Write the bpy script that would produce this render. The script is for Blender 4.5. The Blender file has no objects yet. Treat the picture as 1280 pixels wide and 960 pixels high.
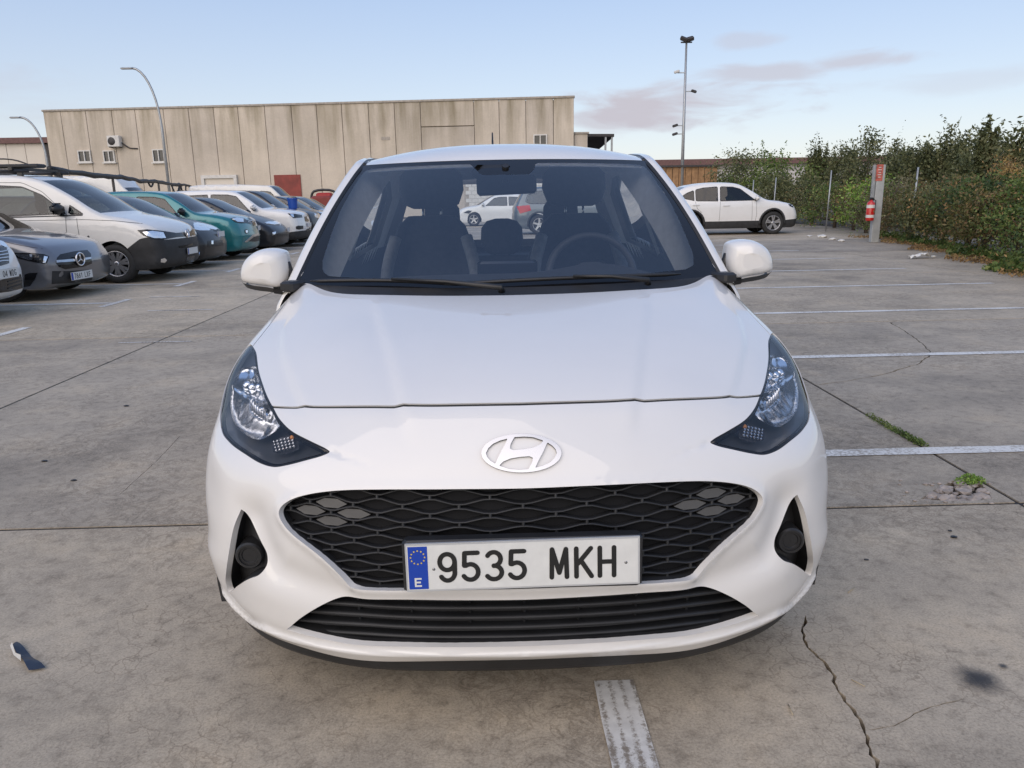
import bpy, bmesh, math, random
import numpy as np
from mathutils import Vector, Matrix
from mathutils.bvhtree import BVHTree
from mathutils.geometry import delaunay_2d_cdt
# ---------------------------------------------------------------- camera model
CAM_H, CAM_PITCH, CAM_ROLL, CAM_YAW, CAM_F = 1.28, math.radians(13.6), 0.018, math.radians(1.2), 960.0
_f0 = np.array([math.sin(CAM_YAW)*math.cos(CAM_PITCH), math.cos(CAM_YAW)*math.cos(CAM_PITCH), -math.sin(CAM_PITCH)])
_r0 = np.array([math.cos(CAM_YAW), -math.sin(CAM_YAW), 0.0])
_u0 = np.cross(_r0, _f0)
CAM_R = _r0*math.cos(CAM_ROLL) - _u0*math.sin(CAM_ROLL)
CAM_U = _u0*math.cos(CAM_ROLL) + _r0*math.sin(CAM_ROLL)
CAM_P = np.array([0.0, 0.0, CAM_H])
def project(P):
    q = np.asarray(P, float) - CAM_P
    d = q @ _f0
    return np.stack([640 + CAM_F*(q @ CAM_R)/d, 480 - CAM_F*(q @ CAM_U)/d], -1), d
def ray(px, py):
    return _f0 + CAM_R*((px-640)/CAM_F) - CAM_U*((py-480)/CAM_F)
def on_ground(px, py, z=0.0):
    r = ray(px, py); t = (z-CAM_H)/r[2]
    return CAM_P + r*t
def at_dist(px, py, Y):
    r = ray(px, py); return CAM_P + r*(Y/r[1])
# ---------------------------------------------------------------- camera, sky, sun, exposure
SC = bpy.context.scene
COL = SC.collection
cam_data = bpy.data.cameras.new('camera'); cam = bpy.data.objects.new('camera', cam_data); COL.objects.link(cam)
cam_data.sensor_width = 36.0; cam_data.lens = 36.0*CAM_F/1280.0
cam_data.clip_start = 0.05; cam_data.clip_end = 3000
_m = Matrix.Identity(4)
for _i in range(3):
    _m[_i][0] = CAM_R[_i]; _m[_i][1] = CAM_U[_i]; _m[_i][2] = -_f0[_i]; _m[_i][3] = CAM_P[_i]
cam.matrix_world = _m
SC.camera = cam
SUN_EL, SUN_AZ = math.radians(33.0), math.radians(205.0)      # azimuth from +Y, clockwise: low, behind the camera
world = bpy.data.worlds.new('World'); SC.world = world; world.use_nodes = True
wt = world.node_tree; wt.nodes.clear()
def _wn(t, **k):
    n = wt.nodes.new(t)
    for a, b in k.items(): setattr(n, a, b)
    return n
w_out = _wn('ShaderNodeOutputWorld'); w_bg = _wn('ShaderNodeBackground'); w_bg.inputs['Strength'].default_value = 0.13
w_sky = _wn('ShaderNodeTexSky', sky_type='NISHITA', sun_disc=False)
w_sky.sun_elevation = SUN_EL; w_sky.sun_rotation = SUN_AZ; w_sky.air_density = 1.0; w_sky.dust_density = 1.0; w_sky.ozone_density = 1.6
# thin evening clouds: noise on a flat cloud deck (direction divided by its height)
w_tc = _wn('ShaderNodeTexCoord'); w_sep = _wn('ShaderNodeSeparateXYZ'); wt.links.new(w_tc.outputs['Generated'], w_sep.inputs[0])
def _wmath(op, a, b=None, c=None):
    n = _wn('ShaderNodeMath', operation=op)
    for i, v in enumerate((a, b, c)):
        if v is None: continue
        if isinstance(v, (int, float)): n.inputs[i].default_value = v
        else: wt.links.new(v, n.inputs[i])
    return n.outputs[0]
zc = _wmath('MAXIMUM', w_sep.outputs['Z'], 0.0)
w_az = _wmath('MULTIPLY', _wmath('ARCTAN2', w_sep.outputs['X'], w_sep.outputs['Y']), 57.2958); w_el = _wmath('MULTIPLY', _wmath('ARCSINE', w_sep.outputs['Z']), 57.2958)
w_map = _wn('ShaderNodeCombineXYZ'); wt.links.new(_wmath('MULTIPLY', w_az, 0.16), w_map.inputs[0]); wt.links.new(_wmath('MULTIPLY', w_el, 0.62), w_map.inputs[1])
w_no = _wn('ShaderNodeTexNoise'); w_no.inputs['Scale'].default_value = 1.0; w_no.inputs['Detail'].default_value = 7; w_no.inputs['Roughness'].default_value = 0.55; w_no.inputs['Distortion'].default_value = 0.4
wt.links.new(w_map.outputs[0], w_no.inputs['Vector'])
# cloud banks (azimuth, elevation, half widths, strength), in view and all round the sky
_cl = [(12.6,5.9,8.5,1.6,.95),(8.5,5.4,4.5,1.1,.7),(18.6,7.9,4.6,.7,.65),(25.0,8.1,4.4,.6,.65),(17.5,9.8,2.2,.7,.40),(-36,7.0,9,1.8,.30),(33,6.5,9,.9,.25),
       (62,11,16,2.5,.6),(-75,9,18,2.6,.6),(105,16,18,3,.5),(-120,12,16,3,.5),(150,14,20,3,.5),(-165,22,18,3,.4),(75,30,16,4,.3),(-60,34,18,4,.3)]
w_fac = None
for (_a,_e,_wa,_we,_s) in _cl:
    _u = _wmath('DIVIDE', _wmath('SUBTRACT', w_az, _a), _wa); _v = _wmath('DIVIDE', _wmath('SUBTRACT', w_el, _e), _we)
    _d = _wmath('SQRT', _wmath('ADD', _wmath('MULTIPLY',_u,_u), _wmath('MULTIPLY',_v,_v)))
    _m = _wn('ShaderNodeMapRange', interpolation_type='SMOOTHSTEP'); wt.links.new(_wmath('SUBTRACT', _wmath('MULTIPLY', w_no.outputs[0], 2.6), _d), _m.inputs['Value'])
    _m.inputs['From Min'].default_value = 0.15; _m.inputs['From Max'].default_value = 1.05; _m.inputs['To Max'].default_value = _s
    w_fac = _m.outputs[0] if w_fac is None else _wmath('MAXIMUM', w_fac, _m.outputs[0])
w_mix = _wn('ShaderNodeMix', data_type='RGBA'); wt.links.new(w_fac, w_mix.inputs[0])
# colour veil added over the whole sky, set to raise and tint light from overhead
w_veil = _wn('ShaderNodeMix', data_type='RGBA'); w_veil.inputs[0].default_value = 0.72
w_vr = _wn('ShaderNodeValToRGB'); wt.links.new(zc, w_vr.inputs[0])
w_vr.color_ramp.elements.new(.12); w_vr.color_ramp.elements.new(.30)
for _i, (_p, _c) in enumerate(((0.0,(.98,.94,.92,1)), (.10,(.74,.80,.92,1)), (.28,(.48,.63,.93,1)), (1.0,(.30,.47,.89,1)))):
    w_vr.color_ramp.elements[_i].position = _p; w_vr.color_ramp.elements[_i].color = _c
w_vs = _wn('ShaderNodeVectorMath', operation='SCALE'); wt.links.new(w_vr.outputs[0], w_vs.inputs[0]); w_vs.inputs['Scale'].default_value = 5.0
wt.links.new(w_sky.outputs[0], w_veil.inputs[6]); wt.links.new(w_vs.outputs[0], w_veil.inputs[7])
wt.links.new(w_veil.outputs[2], w_mix.inputs[6]); w_mix.inputs[7].default_value = (3.25, 3.1, 3.45, 1)
wt.links.new(w_mix.outputs[2], w_bg.inputs['Color']); wt.links.new(w_bg.outputs[0], w_out.inputs['Surface'])
sun_d = bpy.data.lights.new('sun', 'SUN'); sun = bpy.data.objects.new('sun', sun_d); COL.objects.link(sun)
sun_d.energy = 1.5; sun_d.angle = math.radians(75); sun_d.color = (1.0, 0.84, 0.68)
_sd = Vector((math.sin(SUN_AZ)*math.cos(SUN_EL), math.cos(SUN_AZ)*math.cos(SUN_EL), math.sin(SUN_EL)))
sun.rotation_euler = (-_sd).to_track_quat('-Z', 'Y').to_euler()
sun.location = (0, -5, 12)
SC.view_settings.view_transform = 'Standard'; SC.view_settings.look = 'None'
SC.view_settings.exposure = 0.46; SC.view_settings.gamma = 1.0; SC.view_settings.use_curve_mapping = False
SC.render.engine = 'CYCLES'
SC.cycles.use_denoising = True
SC.cycles.max_bounces = 8; SC.cycles.transparent_max_bounces = 16; SC.cycles.transmission_bounces = 6
SC.cycles.sample_clamp_indirect = 6.0
random.seed(7); RNG = np.random.default_rng(7)
# ---------------------------------------------------------------- helpers
def mesh_data(name, verts, faces, smooth=True, normals=None):
    me = bpy.data.meshes.new(name)
    me.from_pydata([tuple(map(float, v)) for v in verts], [], [tuple(int(i) for i in f) for f in faces])
    if smooth: me.polygons.foreach_set('use_smooth', [True]*len(me.polygons))
    if normals is not None: me.normals_split_custom_set_from_vertices([tuple(map(float, n)) for n in normals])
    me.update(); return me
def link(name, me, mat=None, parent=None, loc=None, rot=None):
    o = bpy.data.objects.new(name, me); COL.objects.link(o)
    if mat is not None and me is not None and len(me.materials) == 0: me.materials.append(mat)
    if parent is not None: o.parent = parent
    if loc is not None: o.location = loc
    if rot is not None: o.rotation_euler = rot
    return o
def mesh_obj(name, verts, faces, mat, parent=None, smooth=True, normals=None, loc=None, rot=None):
    return link(name, mesh_data(name, verts, faces, smooth, normals), mat, parent, loc, rot)
def tag(o, label, cat, group=None, kind=None):
    o['label'] = label; o['category'] = cat
    if group: o['group'] = group
    if kind: o['kind'] = kind
    return o
def thing(name, label, cat, loc=(0,0,0), rz=0.0, group=None):
    o = bpy.data.objects.new(name, None); COL.objects.link(o)
    o.location = loc; o.rotation_euler = (0,0,rz); o.empty_display_size = 0.2
    return tag(o, label, cat, group)
class MB:
    """collects simple solids into one mesh"""
    def __init__(s): s.v = []; s.f = []
    def add(s, verts, faces):
        k = len(s.v); s.v += [tuple(v) for v in verts]; s.f += [tuple(i+k for i in f) for f in faces]; return s
    def box(s, c, h, M=None, taper=1.0, bev=0.0):
        hx,hy,hz = h
        if bev > 0:
            b = min(bev, .45*min(hx,hy,hz)*2)
            V = []; 
            for zz, q in ((-hz, b), (-hz+b, 0), (hz-b, 0), (hz, b)):
                t = taper if zz > 0 else 1.0
                ax, ay = (hx-q)*t, (hy-q)*t
                for (x,y) in ((-ax+b,-ay),(ax-b,-ay),(ax,-ay+b),(ax,ay-b),(ax-b,ay),(-ax+b,ay),(-ax,ay-b),(-ax,-ay+b)): V.append((x,y,zz))
            F = [tuple(range(7,-1,-1)), tuple(range(24,32))]
            for r in range(3):
                for i in range(8): F.append((r*8+i, r*8+(i+1)%8, r*8+8+(i+1)%8, r*8+8+i))
        else:
            V = [(x*hx*(taper if z>0 else 1), y*hy*(taper if z>0 else 1), z*hz) for z in (-1,1) for (x,y) in ((-1,-1),(1,-1),(1,1),(-1,1))]
            F = [(3,2,1,0),(4,5,6,7),(0,1,5,4),(1,2,6,5),(2,3,7,6),(3,0,4,7)]
        out = []
        for v in V:
            q = Vector(v)
            if M is not None: q = M @ q
            out.append((q.x+c[0], q.y+c[1], q.z+c[2]))
        return s.add(out, F)
    def tube(s, pts, r, n=8, cap=True):
        pts = [Vector(p) for p in pts]; rs = r if isinstance(r, (list,tuple)) else [r]*len(pts)
        V = []; up = None
        for i, p in enumerate(pts):
            t = (pts[min(i+1,len(pts)-1)]-pts[max(i-1,0)]).normalized()
            if up is None:
                a = Vector((0,0,1)) if abs(t.z) < .9 else Vector((1,0,0))
                up = (a - t*a.dot(t)).normalized()
            else:
                up = (up - t*up.dot(t)).normalized()
            b = t.cross(up)
            for k in range(n):
                an = 2*math.pi*k/n; V.append(p + (up*math.cos(an)+b*math.sin(an))*rs[i])
        F = []
        for i in range(len(pts)-1):
            for k in range(n): F.append((i*n+k, i*n+(k+1)%n, (i+1)*n+(k+1)%n, (i+1)*n+k))
        if cap: F += [tuple(range(n-1,-1,-1)), tuple(range((len(pts)-1)*n, len(pts)*n))]
        return s.add(V, F)
    def lathe(s, prof, axis='x', n=32, c=(0,0,0)):
        """profile (radius, along axis)"""
        V = []
        for (r,a) in prof:
            for k in range(n):
                t = 2*math.pi*k/n; p, q = r*math.cos(t), r*math.sin(t)
                V.append({'x':(a,p,q),'y':(p,a,q),'z':(p,q,a)}[axis])
        V = [(v[0]+c[0],v[1]+c[1],v[2]+c[2]) for v in V]
        F = []
        for i in range(len(prof)-1):
            for k in range(n): F.append((i*n+k, i*n+(k+1)%n, (i+1)*n+(k+1)%n, (i+1)*n+k))
        return s.add(V, F)
    def grid(s, P):
        P = np.asarray(P); a, b = P.shape[:2]
        F = [(i*b+j, i*b+j+1, (i+1)*b+j+1, (i+1)*b+j) for i in range(a-1) for j in range(b-1)]
        return s.add(P.reshape(-1,3), F)
    def build(s, name, mat, parent=None, smooth=False, loc=None, rot=None, sharp=None):
        o = mesh_obj(name, s.v, s.f, mat, parent, smooth or sharp is not None, None, loc, rot)
        if sharp is not None: o.data.set_sharp_from_angle(angle=math.radians(sharp))
        return o
def catmull(pts, sub=8, closed=False):
    P = np.asarray(pts, float); n = len(P); out = []
    rng = range(n) if closed else range(n-1)
    for i in rng:
        p0 = P[(i-1)%n] if (closed or i>0) else 2*P[0]-P[1]
        p1 = P[i]; p2 = P[(i+1)%n]
        p3 = P[(i+2)%n] if (closed or i+2<n) else 2*P[-1]-P[-2]
        nd = 3 if P.shape[1] == 3 else 2
        def tj(a,b): return max(np.linalg.norm(b[:nd]-a[:nd])**.5, 1e-4)
        t1 = tj(p0,p1); t2 = t1+tj(p1,p2); t3 = t2+tj(p2,p3)
        for t in np.linspace(t1,t2,sub,endpoint=False):
            A1 = p0*(t1-t)/t1+p1*t/t1; A2 = p1*(t2-t)/(t2-t1)+p2*(t-t1)/(t2-t1); A3 = p2*(t3-t)/(t3-t2)+p3*(t-t2)/(t3-t2)
            B1 = A1*(t2-t)/t2+A2*t/t2; B2 = A2*(t3-t)/(t3-t1)+A3*(t-t1)/(t3-t1)
            out.append(B1*(t2-t)/(t2-t1)+B2*(t-t1)/(t2-t1))
    if not closed: out.append(P[-1])
    return np.array(out)
def resample(P, step):
    P = np.asarray(P, float); d = np.linalg.norm(np.diff(P,axis=0),axis=1); s = np.concatenate([[0],np.cumsum(d)])
    k = max(2, int(round(s[-1]/step))+1); t = np.linspace(0,s[-1],k)
    return np.stack([np.interp(t,s,P[:,i]) for i in range(P.shape[1])],-1)
def pip(poly, pts):
    poly = np.asarray(poly); pts = np.asarray(pts); x, y = pts[:,0], pts[:,1]; ins = np.zeros(len(pts), bool)
    x1, y1 = poly[:,0], poly[:,1]; x2, y2 = np.roll(x1,-1), np.roll(y1,-1)
    for a,b,c,d in zip(x1,y1,x2,y2):
        if b == d: continue
        m = ((b > y) != (d > y)) & (x < (c-a)*(y-b)/(d-b)+a); ins ^= m
    return ins
def pdist(poly, pts, closed=False):
    """distance of pts to a polyline, with index of nearest segment"""
    poly = np.asarray(poly,float); pts = np.asarray(pts,float)
    A = poly if closed else poly[:-1]; B = np.roll(poly,-1,0) if closed else poly[1:]
    best = np.full(len(pts),1e9); idx = np.zeros(len(pts),int)
    for k,(a,b) in enumerate(zip(A,B)):
        ab = b-a; L = max((ab*ab).sum(),1e-12); t = np.clip(((pts-a)@ab)/L,0,1)
        d = np.linalg.norm(pts-(a+t[:,None]*ab),axis=1); m = d<best; best[m]=d[m]; idx[m]=k
    return best, idx
def cdt(pts, segs):
    r = delaunay_2d_cdt([Vector((float(p[0]),float(p[1]))) for p in pts], [(int(a),int(b)) for a,b in segs], [], 0, 1e-7, False)
    return np.array([(v.x,v.y) for v in r[0]]), [tuple(f) for f in r[2]]
class Planar:
    """points + constraint polylines for a triangulation"""
    def __init__(s): s.p = []; s.e = []
    def line(s, P, closed=False):
        k = len(s.p); s.p += [tuple(q) for q in P]; n = len(P)
        s.e += [(k+i,k+i+1) for i in range(n-1)] + ([(k+n-1,k)] if closed else [])
    def fill(s, pts, keep):
        """grid points that keep away from the lines"""
        L = np.array(s.p); pts = np.asarray(pts)
        ok = np.ones(len(pts),bool)
        for i in range(0,len(pts),2000):
            d = np.sqrt(((pts[i:i+2000,None,:]-L[None])**2).sum(-1)).min(1); ok[i:i+2000] = d > keep
        s.p += [tuple(q) for q in pts[ok]]
    def run(s):
        return cdt(s.p, s.e)
def skirt(V, N, tris, depth, skip=None, direction=None):
    """quads that fold the free edges of a panel inwards; returns verts, normals-free faces"""
    cnt = {}
    for f in tris:
        for a,b in ((f[0],f[1]),(f[1],f[2]),(f[2],f[0])):
            k = (min(a,b),max(a,b)); cnt.setdefault(k,[]).append((a,b))
    vs, fs, mp = [], [], {}
    def idx(i, low):
        if (i,low) not in mp:
            d = -N[i] if direction is None else np.asarray(direction)
            mp[(i,low)] = len(vs); vs.append(V[i] + (d*depth if low else 0))
        return mp[(i,low)]
    for k, l in cnt.items():
        if len(l) == 1:
            a,b = l[0]
            if skip is not None and skip(V[a],V[b]): continue
            fs.append((idx(b,0),idx(a,0),idx(a,1),idx(b,1)))
    return vs, fs
# ---------------------------------------------------------------- materials
def new_mat(name):
    m = bpy.data.materials.new(name); m.use_nodes = True; nt = m.node_tree
    return m, nt, nt.nodes['Principled BSDF']
def N_(nt, t, ins=None, **k):
    n = nt.nodes.new(t)
    for a,b in k.items(): setattr(n,a,b)
    for a,b in (ins or {}).items():
        if hasattr(b,'is_output'): nt.links.new(b, n.inputs[a])
        else: n.inputs[a].default_value = b
    return n
def ramp(nt, fac, stops):
    r = N_(nt,'ShaderNodeValToRGB',{0:fac}); e = r.color_ramp.elements
    while len(e) < len(stops): e.new(0.5)
    for q,(p,c) in zip(e,stops): q.position = p; q.color = (*c,1) if len(c)==3 else c
    return r.outputs[0]
def mixc(nt, fac, a, b, mode='MIX'):
    n = N_(nt,'ShaderNodeMix',data_type='RGBA',blend_type=mode)
    for i,v in ((0,fac),(6,a),(7,b)):
        if hasattr(v,'is_output'): nt.links.new(v,n.inputs[i])
        else: n.inputs[i].default_value = v if i==0 else ((*v,1) if len(v)==3 else v)
    return n.outputs[2]
def noise(nt, vec, scale, detail=4, rough=.55, dist=0.0):
    n = N_(nt,'ShaderNodeTexNoise',{'Scale':scale,'Detail':detail,'Roughness':rough,'Distortion':dist})
    if vec is not None: nt.links.new(vec,n.inputs['Vector'])
    return n.outputs[0]
def bump(nt, b, h, strength=.2, dist=.01):
    n = N_(nt,'ShaderNodeBump',{'Strength':strength,'Distance':dist,'Height':h}); nt.links.new(n.outputs[0], b.inputs['Normal'])
def plain(name, col, rough=.5, metal=0.0, var=0.12, scale=6.0, coat=0.0, bmp=0.0, spec=.5):
    m, nt, b = new_mat(name)
    tc = N_(nt,'ShaderNodeTexCoord'); n = noise(nt, tc.outputs['Object'], scale, 5)
    c = ramp(nt, n, [(.3,tuple(x*(1-var) for x in col)),(.7,tuple(min(1,x*(1+var)) for x in col))])
    nt.links.new(c, b.inputs['Base Color']); b.inputs['Roughness'].default_value = rough; b.inputs['Metallic'].default_value = metal
    b.inputs['Coat Weight'].default_value = coat; b.inputs['Coat Roughness'].default_value = .04; b.inputs['Specular IOR Level'].default_value = spec
    if bmp: bump(nt, b, noise(nt, tc.outputs['Object'], scale*25, 3), bmp, .002)
    return m
def paint(name, col, rough=.35, coat=1.0, dirt=.12, metal=0.0, flake=0.0):
    """car paint: coloured base under clear coat, a little road dust low on the body"""
    m, nt, b = new_mat(name)
    tc = N_(nt,'ShaderNodeTexCoord'); o = tc.outputs['Object']
    n = noise(nt, o, 2.2, 6, .6); n2 = noise(nt, o, 14, 5, .6)
    mask = ramp(nt, n, [(.42,(0,0,0)),(.75,(1,1,1))])
    sp = N_(nt,'ShaderNodeMath',{0:mask,1:dirt},operation='MULTIPLY').outputs[0]
    sp = N_(nt,'ShaderNodeMath',{0:sp,1:n2},operation='MULTIPLY').outputs[0]
    c = mixc(nt, sp, col, (.36,.33,.29)); nt.links.new(c, b.inputs['Base Color'])
    b.inputs['Roughness'].default_value = rough; b.inputs['Metallic'].default_value = metal
    b.inputs['Coat Weight'].default_value = coat
    nt.links.new(N_(nt,'ShaderNodeMath',{0:sp,1:.5,2:.02},operation='MULTIPLY_ADD').outputs[0], b.inputs['Coat Roughness'])
    return m
def glass(name, tint=(.8,.86,.9), ior=1.5, rough=.0, refl=1.0):
    """thin pane: tinted see-through with the sky mirrored by Fresnel"""
    m = bpy.data.materials.new(name); m.use_nodes = True; nt = m.node_tree; nt.nodes.clear()
    tr = N_(nt,'ShaderNodeBsdfTransparent',{'Color':(*tint,1)}); gl = N_(nt,'ShaderNodeBsdfGlossy',{'Roughness':rough,'Color':(refl,refl,refl,1)})
    fr = N_(nt,'ShaderNodeFresnel',{'IOR':ior}); mx = N_(nt,'ShaderNodeMixShader',{0:fr.outputs[0],1:tr.outputs[0],2:gl.outputs[0]})
    o = N_(nt,'ShaderNodeOutputMaterial',{'Surface':mx.outputs[0]}); return m
M = {}
M['white_paint'] = paint('white_paint', (.72,.70,.668), dirt=.12)
M['trim'] = plain('black_trim', (.018,.018,.019), .42, var=.25, scale=9, bmp=.08)
M['trim_rough'] = plain('black_trim_rough', (.022,.022,.023), .6, var=.3, scale=8, bmp=.15)
M['gloss_black'] = plain('gloss_black', (.008,.008,.009), .12, var=.1)
M['grille'] = plain('grille_plastic', (.013,.0135,.015), .5, var=.3, scale=12)
M['grille_back'] = plain('grille_back', (.006,.006,.007), .7, var=.3, scale=12, spec=.2)
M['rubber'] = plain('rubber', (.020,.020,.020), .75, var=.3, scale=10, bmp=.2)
M['chrome'] = plain('chrome', (.75,.75,.76), .08, 1.0, var=.05)
M['reflector'] = plain('reflector', (.86,.86,.87), .15, 1.0, var=.06)
M['satin'] = plain('satin_metal', (.50,.51,.53), .2, 1.0, var=.05)
M['alloy'] = plain('alloy', (.50,.50,.51), .32, .85, var=.08)
M['dark_alloy'] = plain('dark_alloy', (.05,.05,.055), .35, .5, var=.1)
M['glass_front'] = glass('windscreen_glass', (.93,.96,.98), 2.0)
M['glass_side'] = glass('side_glass', (.92,.95,.95), 1.45)
M['glass_car'] = glass('dark_car_glass', (.20,.24,.25), 1.7)
M['lens'] = glass('lamp_lens', (.93,.95,.97), 1.5)
M['housing'] = plain('lamp_housing', (.26,.265,.28), .30, .8, var=.15)
M['amber'] = plain('amber_lens', (.75,.30,.08), .15, var=.1)
M['lamp_grey'] = plain('day_lamp_grey', (.075,.073,.07), .45, var=.1)
M['red_lens'] = plain('red_lens', (.45,.012,.012), .12, var=.1)
M['plate_white'] = plain('plate_white', (.66,.66,.63), .38, var=.05, scale=30)
M['plate_edge'] = plain('plate_edge', (.55,.56,.56), .3, .3, var=.06)
M['plate_blue'] = plain('plate_blue', (.008,.05,.36), .35, var=.05)
M['ink'] = plain('plate_ink', (.012,.012,.012), .4, var=.1)
M['yellow'] = plain('star_yellow', (.75,.55,.05), .4, var=.05)
M['seat'] = plain('seat_cloth', (.045,.046,.050), .9, var=.25, scale=30, bmp=.2)
M['seat_side'] = plain('seat_side_cloth', (.28,.28,.28), .85, var=.2, scale=30)
M['dash'] = plain('dash_plastic', (.055,.057,.062), .6, var=.15, scale=20, bmp=.1)
M['lining'] = plain('roof_lining', (.80,.79,.76), .9, var=.08, scale=30)
M['screw'] = plain('screw', (.25,.25,.25), .4, .8, var=.1)
# ---------------------------------------------------------------- front skin of the white hatchback
CAR_X, CAR_Y = 0.055, 1.60            # car centre line and nose position
PLAN = np.array([0,.004,.015,.04,.08,.135,.2,.27,.335,.40])
COLX = np.array([0,.14,.28,.42,.55,.66,.74,.795,.825,.838])
def _row(n0, z0, plan=1.0, xs=1.0, dz=None, out=None):
    a = np.zeros((10,3)); a[:,0] = COLX*xs; a[:,1] = n0 + PLAN*plan; a[:,2] = z0 + (0 if dz is None else np.array(dz))
    for k, p in (out or {}).items(): a[k] = p
    return a
ROWS = [
 _row(.050,.205,1.0,.975,[.004,.003,-.002,-.009,.001,.01,.02,.035,.05,.06],{9:(.815,.43,.27)}),
 _row(.022,.245,1.0,.985,[0,0,0,0,.004,.01,.02,.03,.045,.05],{9:(.826,.41,.30)}),
 _row(.010,.31,1.0,.995,[0,0,0,0,0,.005,.012,.02,.03,.035],{9:(.832,.385,.345)}),
 _row(.000,.375,1.0,1,[0,0,0,0,0,.002,.006,.012,.02,.02],{9:(.836,.375,.39)}),
 _row(.002,.44,1.0,1,[0]*7+[0,0,0],{9:(.838,.385,.44)}),
 _row(.010,.51,1.0,1,None,{9:(.839,.42,.495)}),
 _row(.022,.58,1.02,1,None,{8:(.827,.36,.572),9:(.839,.465,.548)}),
 _row(.045,.65,1.06,1,None,{8:(.828,.405,.63),9:(.839,.53,.595)}),
 _row(.085,.715,1.25,1,[0,0,-.002,-.004,-.006,-.008,-.01,-.014,0,0],{6:(.742,.335,.705),7:(.800,.415,.698),8:(.830,.485,.672),9:(.839,.59,.622)}),
 _row(.128,.768,1.4,1,[0,-.001,-.004,-.009,-.016,-.023,0,0,0,0],{5:(.662,.32,.742),6:(.745,.40,.738),7:(.803,.485,.727),8:(.832,.555,.695),9:(.839,.64,.635)}),
 _row(.175,.808,1.4,1,[0,-.002,-.007,-.015,-.028,-.04,0,0,0,0],{5:(.664,.37,.774),6:(.748,.465,.77),7:(.806,.56,.758),8:(.834,.62,.715),9:(.839,.69,.64)}),
 _row(.28,.854,1.2,1,[0,-.002,-.008,-.018,-.033,-.045,0,0,0,0],{5:(.664,.455,.812),6:(.748,.545,.805),7:(.806,.63,.79),8:(.834,.685,.73),9:(.839,.74,.64)}),
 _row(.42,.896,.9,1,[0,-.001,-.006,-.015,-.028,-.04,0,0,0,0],{5:(.662,.565,.858),6:(.745,.64,.846),7:(.803,.715,.824),8:(.834,.76,.748),9:(.839,.80,.635)}),
 _row(.57,.930,.75,1,[0,-.001,-.004,-.01,-.02,-.03,0,0,0,0],{5:(.658,.69,.90),6:(.738,.75,.885),7:(.799,.81,.856),8:(.833,.84,.765),9:(.839,.87,.615)}),
 _row(.72,.956,.7,1,[0,0,-.001,-.004,-.01,-.017,0,0,0,0],{5:(.655,.83,.94),6:(.732,.88,.922),7:(.795,.91,.883),8:(.832,.925,.782),9:(.839,.94,.585)}),
 _row(.86,.977,.7,1,[0,0,.001,.002,.001,-.002,0,0,0,0],{5:(.652,.98,.976),6:(.728,1.02,.962),7:(.792,1.03,.91),8:(.832,1.02,.80),9:(.839,1.0,.54)}),
 _row(1.0,.99,.7,1,[0,0,.003,.006,.009,.012,0,0,0,0],{5:(.65,1.12,1.006),6:(.725,1.15,.998),7:(.79,1.15,.935),8:(.832,1.12,.815),9:(.839,1.06,.48)}),
]
NU, NV = 10, len(ROWS)
NET = np.stack(ROWS)                      # v,u,3
NET[..., 0] *= 1.012
for _r, _a, _b in ((8,.004,.002),(9,.010,.004),(10,.017,.008),(11,.020,.010),(12,.019,.010),(13,.014,.008),(14,.009,.005),(15,.005,.003)):
    NET[_r,7,0] += _a; NET[_r,8,0] += _b; NET[_r,9,0] += _b*.5; NET[_r,6,0] += _a*.3; NET[_r,7,2] += _a*.35
NET[:4,7:,0] += .008; NET[4:6,7:,0] += .003
# mirror to the far side so the surface is smooth over the centre line
FULL = np.concatenate([NET[:, :0:-1]*np.array([-1,1,1]), NET], 1)
def _spline_mat(n, t):
    """matrix that evaluates a natural C2 cubic through n unit-spaced knots at t"""
    A = np.zeros((n,n)); B = np.zeros((n,n))
    for i in range(1,n-1):
        A[i,i-1:i+2] = [1,4,1]; B[i,i-1:i+2] = [6,-12,6]
    A[0,0] = A[-1,-1] = 1
    M = np.linalg.solve(A, B)             # second derivatives
    t = np.asarray(t, float); i = np.clip(np.floor(t).astype(int),0,n-2); a = t-i; b = 1-a
    E = np.eye(n)
    return b[:,None]*E[i]+a[:,None]*E[i+1]+((b**3-b)/6)[:,None]*M[i]+((a**3-a)/6)[:,None]*M[i+1]
DU, DV = 40, 30                           # dense samples per cell (half car)
ug = np.linspace(0, 9, 9*DU+1); vg = np.linspace(0, NV-1, (NV-1)*DV+1)
Su = _spline_mat(19, ug+9); Sv = _spline_mat(NV, vg)
DENSE = np.einsum('vj,jkc,uk->vuc', Sv, FULL, Su)   # (V,U,3) x>=0 half, car frame (x, n, z)
def bil(grid, u, v):
    u = np.clip(np.asarray(u,float)*DU,0,grid.shape[1]-1.0001); v = np.clip(np.asarray(v,float)*DV,0,grid.shape[0]-1.0001)
    i = u.astype(int); j = v.astype(int); a = (u-i)[...,None]; b = (v-j)[...,None]
    return (grid[j,i]*(1-a)+grid[j,i+1]*a)*(1-b)+(grid[j+1,i]*(1-a)+grid[j+1,i+1]*a)*b
def to_world(p):
    p = np.asarray(p,float); return p + np.array([CAR_X, CAR_Y, 0])
def grid_normals(G):
    dv, du = np.gradient(G, axis=(0,1)); n = np.cross(du, dv)
    n /= np.maximum(np.linalg.norm(n,axis=-1,keepdims=True),1e-12); return n
_ND = grid_normals(DENSE)
def _pix_tables():
    T = {}
    for side in (-1,1):
        W = to_world(DENSE*np.array([side,1,1])); N = _ND*np.array([side,1,1])
        px, d = project(W)
        facing = ((CAM_P-W)*N).sum(-1) > 0
        T[side] = (px, facing)
    return T
_PT = _pix_tables()
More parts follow.
